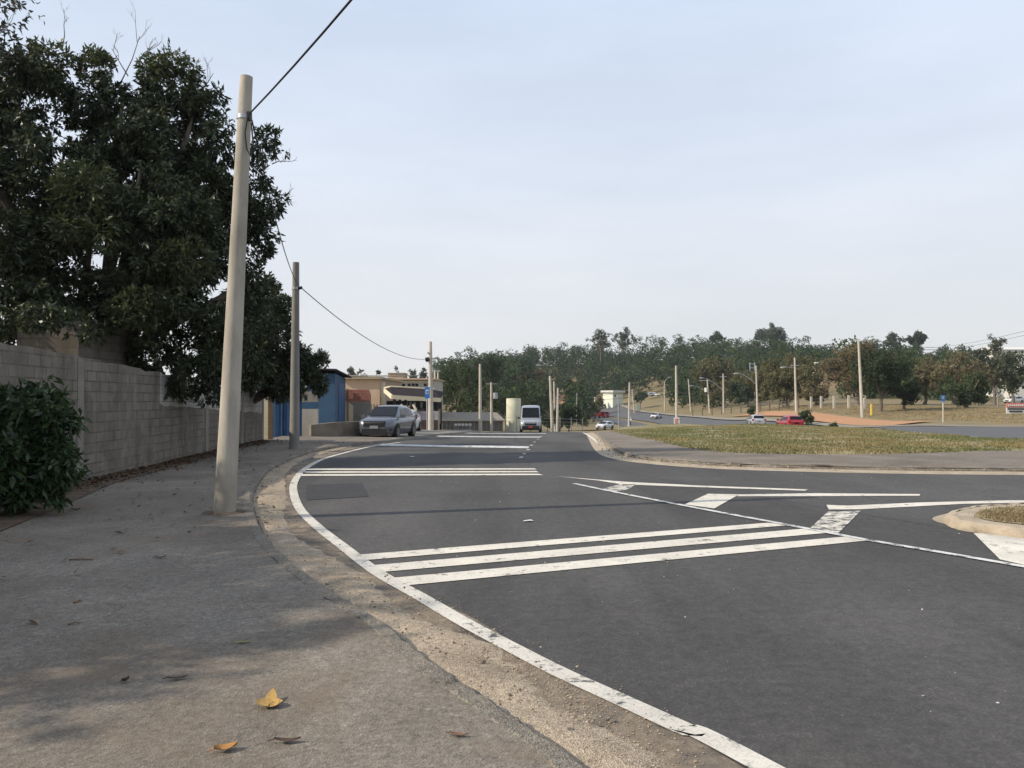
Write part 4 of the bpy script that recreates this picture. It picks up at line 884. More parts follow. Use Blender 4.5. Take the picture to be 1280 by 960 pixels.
# ================================================================ vehicles
def paint_mat(name, c, metal=.35, rough=.32):
    m, n, b = new_mat(name); b.inputs['Base Color'].default_value = (*c, 1); b.inputs['Metallic'].default_value = metal
    b.inputs['Roughness'].default_value = rough; b.inputs['Coat Weight'].default_value = .6; b.inputs['Coat Roughness'].default_value = .08
    d = ramp(n, noise(n, 3.0, 4, .6, objco(n)), (.35, tuple(x * .86 for x in c)), (.7, c)); n.links.new(d, b.inputs['Base Color']); return m
def car(name, label, pos, fwd, st, paint, cat='car', group=None, front=True):
    """st: half length, half width, stations of the lower body (x, z low, z high, width share), stations of the cabin (x, z roof, width share), wheels"""
    o = thing(name, label, cat, pos, math.atan2(fwd[1], fwd[0]), group); hw = st['hw']
    rings = []
    for x, zb, zt, k in st['body']:
        w_ = hw * k; zm = zb + (zt - zb) * .52
        h = [(w_ * .86, zb), (w_ * .975, zb + .10), (w_, zm), (w_ * .985, zt - .12), (w_ * .90, zt - .015), (w_ * .55, zt + .025)]
        rings.append([(x, y, z) for y, z in h] + [(x, -y, z) for y, z in h[::-1]])
    mb = MB(); mb.loft(rings)
    cab = st['cabin']; belt = st['belt']
    def sec(x):
        for (x0, z0, k0), (x1, z1, k1) in zip(cab, cab[1:]):
            if x1 <= x <= x0:
                t = (x0 - x) / (x0 - x1 + 1e-9); return z0 + (z1 - z0) * t, k0 + (k1 - k0) * t
        return cab[0][1:] if x > cab[0][0] else cab[-1][1:]
    rr = []
    for x, z, k in cab:
        w_ = hw * k; wb = hw * .925; zs = max(belt + .005, z - .10)
        h = [(wb, belt - .08), (wb * .995, belt), ((w_ + .0) if z > belt + .2 else wb * .97, zs), (w_ * .80, max(zs + .004, z - .012)), (w_ * .4, z + .012)]
        rr.append([(x, y, zz) for y, zz in h] + [(x, -y, zz) for y, zz in h[::-1]])
    mb.loft(rr); part('body', mb, paint, o)
    def side(x, s, sg):
        z, k = sec(x); w_ = hw * k; zs = max(belt + .005, z - .10); return (x, sg * (hw * .925 * .995 * (1 - s) + w_ * s + .007), belt + (zs - belt) * s)
    def glass(nm, pts): m = MB(); m.add(pts, [tuple(range(len(pts)))]); m2 = m; part(nm, m2, m_glass, o)
    (xa, za, ka), (xb, zb_, kb) = cab[0], cab[1]
    def scr(cabA, cabB, s0, s1, shrink, push):
        (x0, z0, k0), (x1, z1, k1) = cabA, cabB; P = []
        for s, sg in ((s0, -1), (s0, 1), (s1, 1), (s1, -1)):
            x = x0 + (x1 - x0) * s; z = z0 + (z1 - z0) * s; w_ = hw * (.925 + (k1 - .925) * s) * shrink
            P.append((x + push, sg * w_, z + .035))
        return P
    glass('windscreen', scr(cab[0], cab[1], .06, .94, .88, .012 if xa > xb else -.012))
    if st.get('rear_glass', True): glass('rear_window', scr(cab[-1], cab[-2], .22, .92, .84, -.02))
    for sg in (-1, 1):
        for poly in st['windows']: glass('side_window', [side(x, s, sg) for x, s in poly])
    r = st['wr']
    for wx in st['wheels']:
        for sg in (-1, 1):
            m = MB(); y0 = sg * (hw - .015); m.tube([(wx, y0 - sg * .04, r + .05), (wx, y0 + sg * .018, r + .05)], r * 1.17, 24); part('wheel_arch', m, m_black, o)
            m = MB(); m.tube([(wx, sg * (hw - .22), r), (wx, sg * (hw - .02), r), (wx, sg * (hw + .022), r), (wx, sg * (hw + .03), r)], [r * .98, r, r * .96, r * .72], 24, smooth=True); wh = part('wheel', m, m_rubber, o)
            m = MB(); m.tube([(wx, sg * (hw + .02), r), (wx, sg * (hw + .034), r)], r * .66, 20)
            part('rim', m, m_rim, wh)
            m = MB()
            for q in range(5):
                a = q * 2 * math.pi / 5 + .6; m.box((wx + math.cos(a) * r * .42, sg * (hw + .037), r + math.sin(a) * r * .42), (r * .16, .012, r * .16), 0, 0, 0)
            part('rim_hole', m, m_black, wh)
    xf = st['body'][0][0] + .0; xr = st['xr']; zl = st['zl']
    for sg in (-1, 1):
        m = MB(); a = st['lamp']; m.loft([[(xf - a[0] + .02, sg * hw * .93, zl + .06), (xf - a[0] * .45, sg * hw * .85, zl - .08), (xf + .012, sg * hw * a[1], zl - .07), (xf - .01, sg * hw * a[1], zl + .07), (xf - a[0] * .6, sg * hw * .80, zl + .12)],
                                          [(xf - a[0] - .1, sg * hw * .90, zl + .05), (xf - a[0] - .1, sg * hw * .8, zl - .06), (xf - .12, sg * hw * a[1], zl - .05), (xf - .14, sg * hw * a[1], zl + .05), (xf - a[0] - .05, sg * hw * .76, zl + .10)]], smooth=False); part('headlight', m, m_lamp, o)
        m = MB(); m.box((xr + .05, sg * hw * .80, st['zt']), (.14, hw * .26, st.get('th', .22))); part('tail_light', m, m_tail, o)
        m = MB(); zz = belt + .06; m.box((xa - .28, sg * (hw + .10), zz), (.16, .22, .15)); part('wing_mirror', m, paint if st.get('mp', True) else m_black, o)
    m = MB(); gh = st['grille']; m.box((xf - .03, 0, gh[0]), (.10, hw * gh[2] * 2, gh[1])); part('grille', m, m_black, o)
    m = MB(); m.box((xf + .024, 0, gh[0] + gh[1] * .22), (.03, hw * gh[2] * 1.8, .06)); part('grille_bar', m, m_chrome, o)
    m = MB(); m.box((xf - .06, 0, st['zi']), (.16, hw * 1.34, st.get('ih', .15))); part('lower_intake', m, m_black, o)
    if st.get('fb'):
        m = MB(); m.loft([[(xf + .01, -hw * .76, .30), (xf + .01, hw * .76, .30), (xf + .01, hw * .76, .66), (xf + .01, -hw * .76, .66)], [(xf - .30, -hw * 1.0, .28), (xf - .30, hw * 1.0, .28), (xf - .30, hw * 1.0, .70), (xf - .30, -hw * 1.0, .70)]], smooth=False); part('front_bumper', m, m_black, o)
    for sg in (-1, 1):
        if not st.get('fb'):
            m = MB(); m.box((xf - .16, sg * hw * .80, st['zi'] + .10), (.16, hw * .22, .09)); part('fog_lamp_recess', m, m_black, o)
    m = MB(); m.box((xf + .035, 0, st['zp']), (.02, .40, .13)); part('number_plate', m, st.get('pm', m_plate), o)
    m = MB(); m.box((xr - .02, 0, st['zrp']), (.02, .40, .13)); part('number_plate', m, st.get('pm', m_plate), o)
    m = MB(); m.box((xr + .02, 0, .42), (.10, hw * 1.6, .16)); part('rear_bumper', m, m_black, o)
    return o
SUV = dict(hw=.885, belt=1.03, wr=.335, wheels=(1.33, -1.28), xf=2.10, xr=-2.13, zl=.80, zt=.98, lamp=(.50, .54), grille=(.75, .26, .60), zi=.37, ih=.30, zp=.60, zrp=.80,
    body=[(2.14, .42, .74, .60), (2.08, .30, .86, .80), (1.92, .24, .95, .94), (1.5, .22, 1.01, .99), (.9, .22, 1.04, 1.0), (0, .22, 1.04, 1.0), (-1.0, .22, 1.05, 1.0), (-1.7, .25, 1.06, .97), (-2.06, .34, 1.02, .90), (-2.16, .44, .92, .78)],
    cabin=[(1.12, 1.05, .86), (.22, 1.545, .74), (-.15, 1.60, .735), (-.9, 1.60, .73), (-1.55, 1.53, .71), (-2.04, 1.08, .80)],
    windows=[[(.88, .08), (.06, .08), (.02, .93), (.22, .93)], [(-.04, .08), (-.86, .08), (-.86, .93), (-.08, .93)], [(-.94, .10), (-1.52, .16), (-1.36, .86), (-.94, .93)]])
HATCH = dict(hw=.84, belt=.92, wr=.30, wheels=(1.22, -1.22), xf=1.90, xr=-1.93, zl=.70, zt=.86, lamp=(.40, .55), grille=(.62, .16, .50), zi=.33, zp=.47, zrp=.70,
    body=[(1.95, .38, .62, .62), (1.88, .27, .74, .82), (1.70, .21, .83, .95), (1.2, .19, .91, .99), (.7, .19, .94, 1.0), (0, .19, .94, 1.0), (-.9, .19, .95, 1.0), (-1.55, .22, .96, .97), (-1.88, .30, .92, .90), (-1.96, .40, .82, .78)],
    cabin=[(1.0, .93, .86), (.16, 1.40, .75), (-.2, 1.46, .74), (-.9, 1.45, .73), (-1.5, 1.37, .71), (-1.88, .96, .80)],
    windows=[[(.78, .08), (.02, .08), (-.02, .92), (.16, .92)], [(-.07, .08), (-.84, .08), (-.84, .92), (-.10, .92)], [(-.92, .10), (-1.42, .16), (-1.30, .84), (-.92, .92)]])
VAN = dict(fb=True, hw=.99, belt=1.30, wr=.36, wheels=(1.85, -1.80), xf=2.86, xr=-2.95, zl=.98, zt=1.3, th=.5, lamp=(.42, .60), grille=(.84, .26, .52), zi=.42, zp=.56, zrp=.9, rear_glass=True, mp=False, pm=m_redplate,
    body=[(2.92, .42, .86, .74), (2.84, .30, 1.02, .90), (2.55, .26, 1.18, .98), (2.05, .25, 1.30, 1.0), (1.0, .25, 1.34, 1.0), (-1.0, .25, 1.34, 1.0), (-2.6, .28, 1.34, 1.0), (-2.93, .34, 1.34, .97), (-2.97, .42, 1.30, .94)],
    cabin=[(2.18, 1.31, .90), (1.30, 2.34, .86), (.9, 2.50, .86), (-1.0, 2.52, .86), (-2.8, 2.50, .85), (-2.95, 1.36, .95)],
    windows=[[(1.85, .06), (1.0, .06), (1.0, .72), (1.42, .72)], [(.6, .10), (-1.0, .10), (-1.0, .72), (.6, .72)], [(-1.15, .10), (-2.6, .10), (-2.6, .72), (-1.15, .72)]])
pt_silver = paint_mat('silver_blue_car_paint', (.125, .136, .16), .5, .34); pt_white = paint_mat('white_car_paint', (.72, .72, .71), 0, .3)
pt_van = paint_mat('silver_van_paint', (.34, .355, .38), .35, .35); pt_red = paint_mat('red_car_paint', (.30, .012, .022), .1, .3); pt_grey = paint_mat('pale_silver_car_paint', (.46, .47, .48), .4, .3)
def ground_at(px, Y, off=0.0): p = at(px, 500, Y); return (p.x, Y, hz(p.x, Y) + float(lift(p.x, Y)) + off)
car('silver_suv', 'silver blue compact sport utility car coming round the bend by the driveway', ground_at(486, 39.4, .02), (-.165, -.986), SUV, pt_silver)
car('white_hatchback', 'white hatchback almost hidden close behind the silver sport utility car', ground_at(504, 51), (-.10, -1), HATCH, pt_white)
car('van', 'silver passenger van driving towards the camera beside the cream tank', ground_at(663.5, 76), (-.03, -1), VAN, pt_van, 'van')
g_ = gp(756, 537); car('white_hatchback', 'white hatchback standing at the road edge by the thin grey post', (g_.x, g_.y, g_.z + .05), (-.62, -.78), HATCH, pt_white)
car('red_hatchback', 'red hatchback seen from behind beyond the grass island', ground_at(987, 80, .0), (.0, 1), HATCH, pt_red)
car('silver_hatchback', 'pale silver car seen from behind half hidden by the grass island', ground_at(945, 95, .0), (.12, .99), HATCH, pt_grey)
car('white_hatchback', 'white car on the far highway left of the notice board pole', ground_at(820, 205, .1), (-.55, -.83), HATCH, pt_white)
car('white_hatchback', 'white car parked by the houses at the right edge', ground_at(1267, 150, .0), (-.9, -.4), HATCH, pt_white)
car('white_hatchback', 'left of two white cars parked on the bank under the forest', (lambda p: (p.x, p.y, p.z))(at(811, 495.5, 300)), (-.9, -.4), HATCH, pt_white)
car('white_hatchback', 'right of two white cars parked on the bank under the forest', (lambda p: (p.x, p.y, p.z))(at(819, 495.5, 302)), (.9, -.4), HATCH, pt_white)
# a red flatbed truck on the slip road
p = gp(752, 523.2); tr = thing('truck', 'small red truck with an open bed on the slip road', 'truck', (p.x, p.y, p.z + .1), math.atan2(-.8, .6))
m = MB(); m.prism([(.3, .5), (2.6, .5), (2.65, 1.1), (2.5, 1.35), (2.05, 2.15), (.55, 2.2), (.3, 2.0)], 'y', -1.0, 1.0); part('cab', m, pt_red, tr)
m = MB(); m.box((-1.5, 0, .85), (3.4, 2.1, .16)); m.box((-1.5, 1.02, 1.2), (3.4, .06, .55)); m.box((-1.5, -1.02, 1.2), (3.4, .06, .55)); m.box((-3.17, 0, 1.2), (.06, 2.0, .55)); part('cargo_bed', m, M('dull_red_bed', (.20, .035, .03), (.14, .03, .028), 4, .7), tr)
m = MB(); m.add([(2.53, -.85, 1.36), (2.53, .85, 1.36), (2.11, .8, 2.08), (2.11, -.8, 2.08)], [(0, 1, 2, 3)]); part('windscreen', m, m_glass, tr)
for sg in (-1, 1):
    m = MB(); m.add([(2.2, sg * 1.006, 1.38), (1.2, sg * 1.006, 1.38), (1.2, sg * 1.006, 2.02), (1.95, sg * 1.006, 2.02)], [(0, 1, 2, 3)]); part('side_window', m, m_glass, tr)
    m = MB(); m.box((2.64, sg * .75, .9), (.06, .3, .2)); part('headlight', m, m_lamp, tr)
    for wx in (1.9, -2.0): m = MB(); m.tube([(wx, sg * .75, .42), (wx, sg * 1.03, .42)], .42, 18); wh = part('wheel', m, m_rubber, tr); m = MB(); m.tube([(wx, sg * 1.02, .42), (wx, sg * 1.045, .42)], .22, 12); part('rim', m, m_rim, wh)
# motorcyclist on the slip road
p = gp(788, 531.5); mo = thing('motorcycle', 'dark motorcycle carrying a rider in white behind the bare slip road pole', 'motorcycle', (p.x, p.y, p.z + .03), math.atan2(-.95, -.3))
for wx in (.65, -.65): m = MB(); m.tube([(wx, -.05, .31), (wx, .05, .31)], .31, 18); part('wheel', m, m_rubber, mo)
m = MB(); m.loft([[(-.6, -.1, .72), (-.6, .1, .72), (-.6, .08, .84), (-.6, -.08, .84)], [(0, -.13, .5), (0, .13, .5), (0, .12, .82), (0, -.12, .82)], [(.35, -.12, .55), (.35, .12, .55), (.35, .1, .98), (.35, -.1, .98)]]); m.tube([(.35, 0, .95), (.65, 0, .31)], .05, 6); m.tube([(-.3, 0, .6), (-.65, 0, .31)], .05, 6); part('frame', m, m_black, mo)
m = MB(); m.tube([(.38, -.35, 1.05), (.42, 0, 1.0), (.38, .35, 1.05)], .025, 6); part('handlebar', m, m_black, mo)
def figure():
    V = [(-.12, 0, .88), (-.06, 0, 1.10), (0, 0, 1.32), (.03, 0, 1.44), (.05, 0, 1.52), (.07, 0, 1.66), (0, .19, 1.36), (.2, .27, 1.14), (.38, .3, 1.06), (0, -.19, 1.36), (.2, -.27, 1.14), (.38, -.3, 1.06),
         (.0, .12, .86), (.30, .2, .74), (.12, .2, .36), (.26, .2, .32), (.0, -.12, .86), (.30, -.2, .74), (.12, -.2, .36), (.26, -.2, .32)]
    E = [(0, 1), (1, 2), (2, 3), (3, 4), (4, 5), (2, 6), (6, 7), (7, 8), (2, 9), (9, 10), (10, 11), (0, 12), (12, 13), (13, 14), (14, 15), (0, 16), (16, 17), (17, 18), (18, 19)]
    rad = [.15, .14, .15, .07, .07, .12, .07, .05, .035, .07, .05, .035, .10, .075, .055, .04, .10, .075, .055, .04]
    me = bpy.data.meshes.new('person'); me.from_pydata(V, E, []); o = bpy.data.objects.new('person', me); col.objects.link(o)
    mo_ = o.modifiers.new('skin', 'SKIN'); o.modifiers.new('sub', 'SUBSURF').levels = 1
    for i, r_ in enumerate(rad): me.skin_vertices[0].data[i].radius = (r_, r_)
    me.skin_vertices[0].data[0].use_root = True
    dg = bpy.context.evaluated_depsgraph_get(); m2 = bpy.data.meshes.new_from_object(o.evaluated_get(dg)); o.modifiers.clear(); o.data = m2; m2.materials.clear(); m2.materials.append(m_white); return o
rd = figure(); rd.location = mo.location; rd.rotation_euler = mo.rotation_euler; tag(rd, 'person in a white shirt sitting astride the dark motorcycle', 'person')
m = MB(); m.blob((.075, 0, 1.69), (.15, .13, .15), 1, .01); part('helmet', m, m_white, rd)

vn = [o for o in bpy.data.objects if o.name == 'van'][0]
m = MB(); m.box((1.98, .18, 1.56), (.02, .55, .22), ry=-.7); part('windscreen_notice', m, m_white, vn)

# ================================================================ trees and plants
lf_mango = leafmat('mango_leaf', (.020, .031, .014), (.036, .052, .021), (.088, .098, .040), .20, .42, .4)
lf_mangolight = leafmat('young_mango_leaf', (.045, .062, .024), (.070, .088, .034), (.13, .135, .058), .25, .45, .35)
lf_dark = leafmat('dark_leaf', (.030, .046, .024), (.050, .070, .034), (.070, .088, .045), .2, .7, .12)
lf_mid = leafmat('mid_green_leaf', (.045, .066, .030), (.070, .094, .042), (.098, .114, .058), .22, .7, .12)
lf_olive = leafmat('olive_leaf', (.095, .098, .045), (.14, .133, .065), (.175, .155, .085), .22, .7, .1)
lf_brown = leafmat('brownish_leaf', (.115, .100, .052), (.155, .132, .074), (.20, .168, .10), .2, .7, .12)
lf_red = leafmat('reddish_leaf', (.10, .050, .032), (.13, .07, .045), None, .2)
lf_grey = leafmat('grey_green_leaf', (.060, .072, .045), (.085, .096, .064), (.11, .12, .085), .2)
lf_bush = leafmat('bush_leaf', (.020, .042, .016), (.036, .066, .022), (.06, .09, .03), .22, .42, .4)
def PB(l): return [tuple(at(px, py, Y)) + (r,) for px, py, Y, r in l]
big = PB([(95, 112, 21, 1.05), (52, 118, 20.5, .85), (62, 220, 20.5, 1.3), (150, 160, 21, 1.35), (215, 118, 22, 1.0), (232, 175, 22, 1.4), (288, 208, 22, 1.2), (170, 250, 20.5, 1.6), (240, 285, 21, 1.7), (303, 262, 22.5, 1.05), (303, 325, 22.5, 1.15), (110, 320, 20, 1.5), (28, 310, 19.5, 1.25), (190, 370, 20.5, 1.7), (280, 370, 22, 1.5), (232, 430, 20.8, 1.2), (150, 405, 20, 1.1), (70, 350, 19.5, 1.15), (300, 432, 22, .95), (0, 185, 19, 1.1), (-45, 260, 19, 1.6), (-60, 150, 20, 1.6), (5, 355, 18.5, .8), (215, 465, 20.2, .6), (180, 205, 21.5, 1.4), (130, 440, 20.5, .6), (20, 240, 20.8, .8), (265, 140, 22.4, .65), (38, 75, 20.8, .5), (120, 78, 21.2, .5), (322, 300, 23, .6),
    (0, 300, 19.5, 1.1), (28, 165, 20.2, .8), (100, 168, 21.2, .75), (8, 135, 20, .8), (50, 170, 20.6, .5), (185, 130, 21.8, .8), (120, 205, 21.2, 1.1), (265, 245, 22.3, 1.2), (225, 225, 21.6, 1.2), (30, 372, 18.4, .6), (75, 392, 18.6, .6), (120, 398, 19, .7), (-5, 395, 18.6, .65), (-25, 420, 18, .6), (12, 405, 18.2, .4), (45, 398, 17.3, .42), (105, 412, 17.6, .36), (75, 392, 17.4, .42), (150, 440, 20.6, .6), (178, 455, 20.6, .6), (165, 462, 20.9, .6), (203, 472, 20.8, .6), (245, 476, 21, .7), (275, 478, 21.5, .65), (310, 470, 22.3, .7), (115, 430, 21.3, .55), (-20, 90, 20, 1.2), (10, 100, 20, .7), (260, 455, 21.5, .8), (290, 470, 22, .6), (150, 300, 21, 1.5), (210, 320, 22, 1.6), (90, 260, 21.5, 1.2)])
tb = (-11.3, 21.5, 0.0)
T1 = tree('mango_tree', 'huge dark mango tree hanging over the left block wall', tb, big, lf_mango, m_bark, 150000, .165, .060, 11, r0=.42, per=10, shell=.1, droop=.6, limbs=12, fork=.35, sub=(11, .33))
mb = MB(); rnd = random.Random(5)
def twig(mb, a, d, L, r, depth):
    a = Vector(a); d = Vector(d).normalized(); m = a + d * L * .5 + Vector((rnd.uniform(-.1, .1), rnd.uniform(-.1, .1), rnd.uniform(-.05, .1))) * L; e = a + d * L + Vector((rnd.uniform(-.12, .12), 0, rnd.uniform(-.05, .12))) * L
    mb.tube([a, m, e], [r, r * .75, r * .45], 5, caps=False)
    if depth:
        for q in range(rnd.randint(2, 3)):
            f = rnd.uniform(.4, 1.0); s = a.lerp(e, f); dd = (e - a).normalized() + Vector((rnd.uniform(-.9, .9), rnd.uniform(-.6, .6), rnd.uniform(-.3, .9))); twig(mb, s, dd, L * rnd.uniform(.4, .65), r * .5, depth - 1)
for px, py, Y, dx, dz, L in ((150, 105, 21.5, .35, 1, 1.5), (160, 95, 21.5, -.5, .8, 1.0), (170, 80, 21.6, .8, .9, .9), (78, 60, 21, .1, 1, .7), (250, 115, 22.3, .6, 1, .8), (340, 205, 22.6, 1, .1, .55), (338, 240, 22.6, 1, -.4, .8)): twig(mb, at(px, py, Y), (dx, rnd.uniform(-.2, .2), dz), L * .85, .018, 3)
for i, v in enumerate(mb.v): mb.v[i] = tuple(Vector(v) - Vector(tb))
part('dead_branch', mb, m_deadwood, T1)['kind'] = 'stuff'
tip = PB([(215, 95, 22, .75), (195, 92, 21.8, .5), (120, 85, 21, .5), (65, 75, 20.6, .55), (110, 240, 19.4, .8), (130, 290, 19.2, .6), (230, 330, 19.6, .7), (90, 290, 19.0, .5), (170, 385, 19.0, .6)])
V, F = leaf_arrays([(b[0] - tb[0], b[1] - tb[1], b[2], b[3]) for b in tip], 9000, .16, .055, 12, per=8, droop=.3); part('young_shoots', np_mesh('young_shoots', V, F), lf_mangolight, T1)
b2_ = PB([(325, 385, 30, 1.2), (340, 432, 30, 1.4), (312, 450, 29.5, 1.3), (350, 475, 29.8, 1.0), (385, 470, 31, .75), (397, 450, 31.3, .45), (322, 400, 29, 1.3), (372, 452, 30.5, .8), (300, 470, 29, .9)])
p0 = at(322, 560, 30.5); tree('mango_tree', 'smaller dark tree behind the second pole between wall and blue shed', (-10.9, 30.6, 0), b2_, lf_mango, m_bark, 46000, .18, .065, 13, r0=.2, per=8, shell=.1, droop=.5, fork=.4, sub=(11, .36))
# thin tree with half bare twigs at the upper left
tb2 = (-14.6, 18.5, 0); T3 = thing('thin_tree', 'thin half bare tree at the upper left corner beside the mango tree', 'tree', tb2); mb = MB(); rnd = random.Random(9)
mb.tube([(0, 0, -.3), (.1, 0, 5), (.5, 0, 9.0), (.8, 0, 11.0)], [.2, .15, .09, .05], 7)
for s_, d, L in (((.5, 0, 9.0), (1, .1, .75), 2.0), ((.6, 0, 9.6), (.9, .1, .9), 2.2), ((.7, 0, 10.2), (1.2, -.1, .4), 2.2), ((.75, 0, 10.6), (.8, 0, 1.0), 2.2), ((.8, 0, 10.9), (1.0, .3, .3), 2.0), ((.5, 0, 8.6), (1.2, 0, .5), 1.9)): twig(mb, s_, d, L, .032, 3)
part('trunk', mb, m_deadwood, T3)
V, F = leaf_arrays([(2.2, 0, 10.2, .9), (2.5, 0, 11.0, .9), (1.7, 0, 11.4, 1.1), (2.0, 0, 9.4, .7), (1.2, 0, 10.4, 1.0)], 2200, .14, .05, 15, per=5, shell=.1); part('crown', np_mesh('crown', V, F), lf_grey, T3)
# trees beyond the left edge whose shade falls on the pavement
tree('shade_tree', 'dense tree behind the wall beyond the left edge shading the pavement', (-11.2, 5.2, 0), [(-10.6, 4.2, 4.8, 1.6), (-10.8, 7.2, 4.0, 1.7), (-11.4, 9.3, 3.9, 1.5), (-12, 5.4, 5.4, 1.6), (-10.2, 5.6, 3.6, 1.4), (-10.6, 8.4, 3.3, 1.3), (-13, 8, 5.2, 1.5), (-10.4, 3.2, 4.4, 1.2), (-12.6, 3.4, 6.8, 1.3), (-11.0, 10.6, 3.9, .9), (-12.8, 12.2, 4.2, 1.5), (-13.2, 5.4, 6.4, 1.3), (-10.8, 2.7, 5.9, .9), (-12.2, 6.9, 5.5, 1.1)], lf_mango, m_bark, 28000, .24, .08, 16, r0=.25, per=8, shell=.3)
tree('shade_tree', 'thin crowned tree behind the camera beyond the left edge shading the kerb', (-11.5, -1.8, 0), [(-10.6, -2.0, 6.6, 1.5), (-11.4, -3.6, 6.2, 1.8), (-10.8, -.9, 6.6, .8)], lf_mango, m_bark, 4600, .24, .08, 17, r0=.22, per=8, shell=.3)
# shrub against the wall at the left
sb = at(38, 640, 11.6); sb.z = .1; sl = PB([(30, 510, 11.3, .42), (-15, 520, 11.5, .55), (60, 535, 11.2, .36), (40, 575, 11.0, .45), (-10, 590, 11.0, .5), (72, 575, 11.1, .27), (20, 610, 11.0, .4), (78, 520, 11.3, .22), (55, 500, 11.4, .28), (-60, 560, 11.2, .6), (-40, 620, 10.8, .45), (62, 605, 11.1, .25)])
tree('shrub', 'dark leafy shrub against the block wall at the left edge', sb, sl, lf_bush, m_bark, 9500, .15, .055, 18, r0=.035, per=7, cat='shrub', crown='foliage', droop=.75, shell=.15, fork=.25, sub=(7, .5))

# ---- far trees
def dtree(name, label, px, Y, ptop, wpx, leafm, seed, base=None, n=2600, k=14, sub=(6, .45), leaf=.0, tr=.25, squash=1.0, lowfrac=.22, group=None, rmin=.34, rmax=.52, shell=.3, limbs=6, **kw):
    b = at(px, 500, Y); b.z = hz(b.x, Y) if base is None else at(px, base, Y).z
    zt = at(px, ptop, Y).z; h = zt - b.z; rx = wpx / 2000 * Y; z0 = b.z + h * lowfrac
    rz = (zt - z0) / 2; bl = round_blobs((b.x, Y, (zt + z0) / 2), rx * .92, rz * .95, k, seed, rmin, rmax)
    bl.append((b.x, Y, (zt + z0) / 2, .5 * min(rx, rz))); bl.append((b.x + .1 * rx, Y, zt - .38 * min(rx, rz), .36 * min(rx, rz)))
    L = leaf or max(.20, Y * .0022)
    return tree(name, label, tuple(b), bl, leafm, m_bark, n, L, L * .62, seed, sub=sub, r0=tr, per=5, tang=.6, limbs=limbs, fork=max(.3, lowfrac * 1.3), shell=shell, group=group, **kw)
dtree('round_tree', 'pale green feathery round tree behind the long grey shed', 573, 105, 446, 74, lf_mid, 30, n=9500, k=22, tr=.3, lowfrac=.10)
dtree('round_tree', 'dark tree with a flat wide crown right of the feathery tree', 612, 170, 438, 66, lf_dark, 31, n=7000, k=18, tr=.35)
dtree('round_tree', 'broad yellow green tree left of the cream tank', 607, 125, 479, 60, lf_mid, 32, n=5000, k=16, tr=.25, lowfrac=.1)
dtree('round_tree', 'dense dark green tree right behind the cream tank', 650, 128, 480, 64, lf_dark, 33, n=6000, k=16, tr=.3, lowfrac=.05)
dtree('red_tree', 'reddish leaved tree in the forest above the cream tank', 665, 235, 458, 44, lf_red, 34, n=3000, k=11, tr=.3, lowfrac=.3, shell=.3)
dtree('hedge_shrub', 'wide dark rounded shrub behind the wire fence right of the van', 711, 112, 505, 72, lf_dark, 35, n=9000, k=18, tr=.12, lowfrac=.02)
dtree('hedge_shrub', 'lower dark bush at the left foot of the rounded shrub', 684, 100, 518, 24, lf_dark, 36, n=2500, k=8, tr=.08, lowfrac=.02)
eu = dict(rmin=.12, rmax=.20, sub=(4, .6), leaf=.5, shell=.35, limbs=14)
dtree('eucalyptus', 'tall open crowned eucalyptus standing above the forest skyline', 750, 400, 408, 46, lf_dark, 37, n=3600, k=26, tr=.4, lowfrac=.50, **eu)
dtree('eucalyptus', 'second tall open eucalyptus just right of the first one', 780, 402, 409, 46, lf_dark, 38, n=3600, k=26, tr=.4, lowfrac=.50, **eu)
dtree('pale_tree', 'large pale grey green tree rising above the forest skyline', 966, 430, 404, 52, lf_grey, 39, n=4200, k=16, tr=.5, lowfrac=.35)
dtree('skyline_tree', 'small dark treetop on the skyline left of the pale tree', 896, 425, 413, 20, lf_dark, 40, n=1400, k=8, tr=.3, lowfrac=.5)
dtree('umbrella_tree', 'dark flat topped tree on the skyline above the round tree', 1147, 400, 414, 40, lf_dark, 41, n=3000, k=13, tr=.4, lowfrac=.55, rmin=.26, rmax=.36)
dtree('skyline_tree', 'dark round treetop on the skyline left of the flat topped tree', 1118, 400, 416, 24, lf_dark, 42, n=1600, k=9, tr=.3, lowfrac=.5)
dtree('olive_tree', 'broad olive coloured tree behind the red car', 985, 150, 440, 110, lf_olive, 43, n=22500, k=26, tr=.35, lowfrac=0.08)
dtree('olive_tree', 'olive brown tree behind the pole with the long lamp arm', 905, 205, 447, 96, lf_olive, 44, n=13500, k=22, tr=.35, lowfrac=0.06)
dtree('brown_tree', 'russet tree low between the two olive trees', 1012, 142, 475, 67, lf_brown, 45, n=8400, k=16, tr=.25, lowfrac=0.06)
dtree('dark_tree', 'dark green tree right of the lattice mast and lamp pole', 935, 190, 474, 72, lf_dark, 46, n=8250, k=16, tr=.3, lowfrac=0.03)
dtree('brown_tree', 'large golden brown tree behind the tallest right pole', 1072, 128, 424, 110, lf_brown, 47, n=18000, k=24, tr=.4, lowfrac=0.12)
dtree('round_tree', 'dark round tree with several trunks beside the yellow post', 1100, 102, 434, 99, lf_dark, 48, n=19500, k=26, tr=.28, lowfrac=0.16)
dtree('round_tree', 'smaller dark tree leaning right of the dark round tree', 1130, 106, 462, 53, lf_dark, 49, n=7500, k=14, tr=.2, lowfrac=0.08)
dtree('brown_tree', 'wide russet brown tree behind the small blue sign', 1193, 128, 434, 110, lf_brown, 50, n=18000, k=24, tr=.4, lowfrac=0.1)
dtree('dark_tree', 'low spreading dark green tree right of the small blue sign', 1208, 108, 466, 91, lf_mid, 51, n=13500, k=20, tr=.25, lowfrac=0.1)
dtree('olive_tree', 'olive tree between the dark round tree and the russet tree', 1156, 132, 444, 78, lf_olive, 52, n=10400, k=16, tr=.3, lowfrac=0.08)
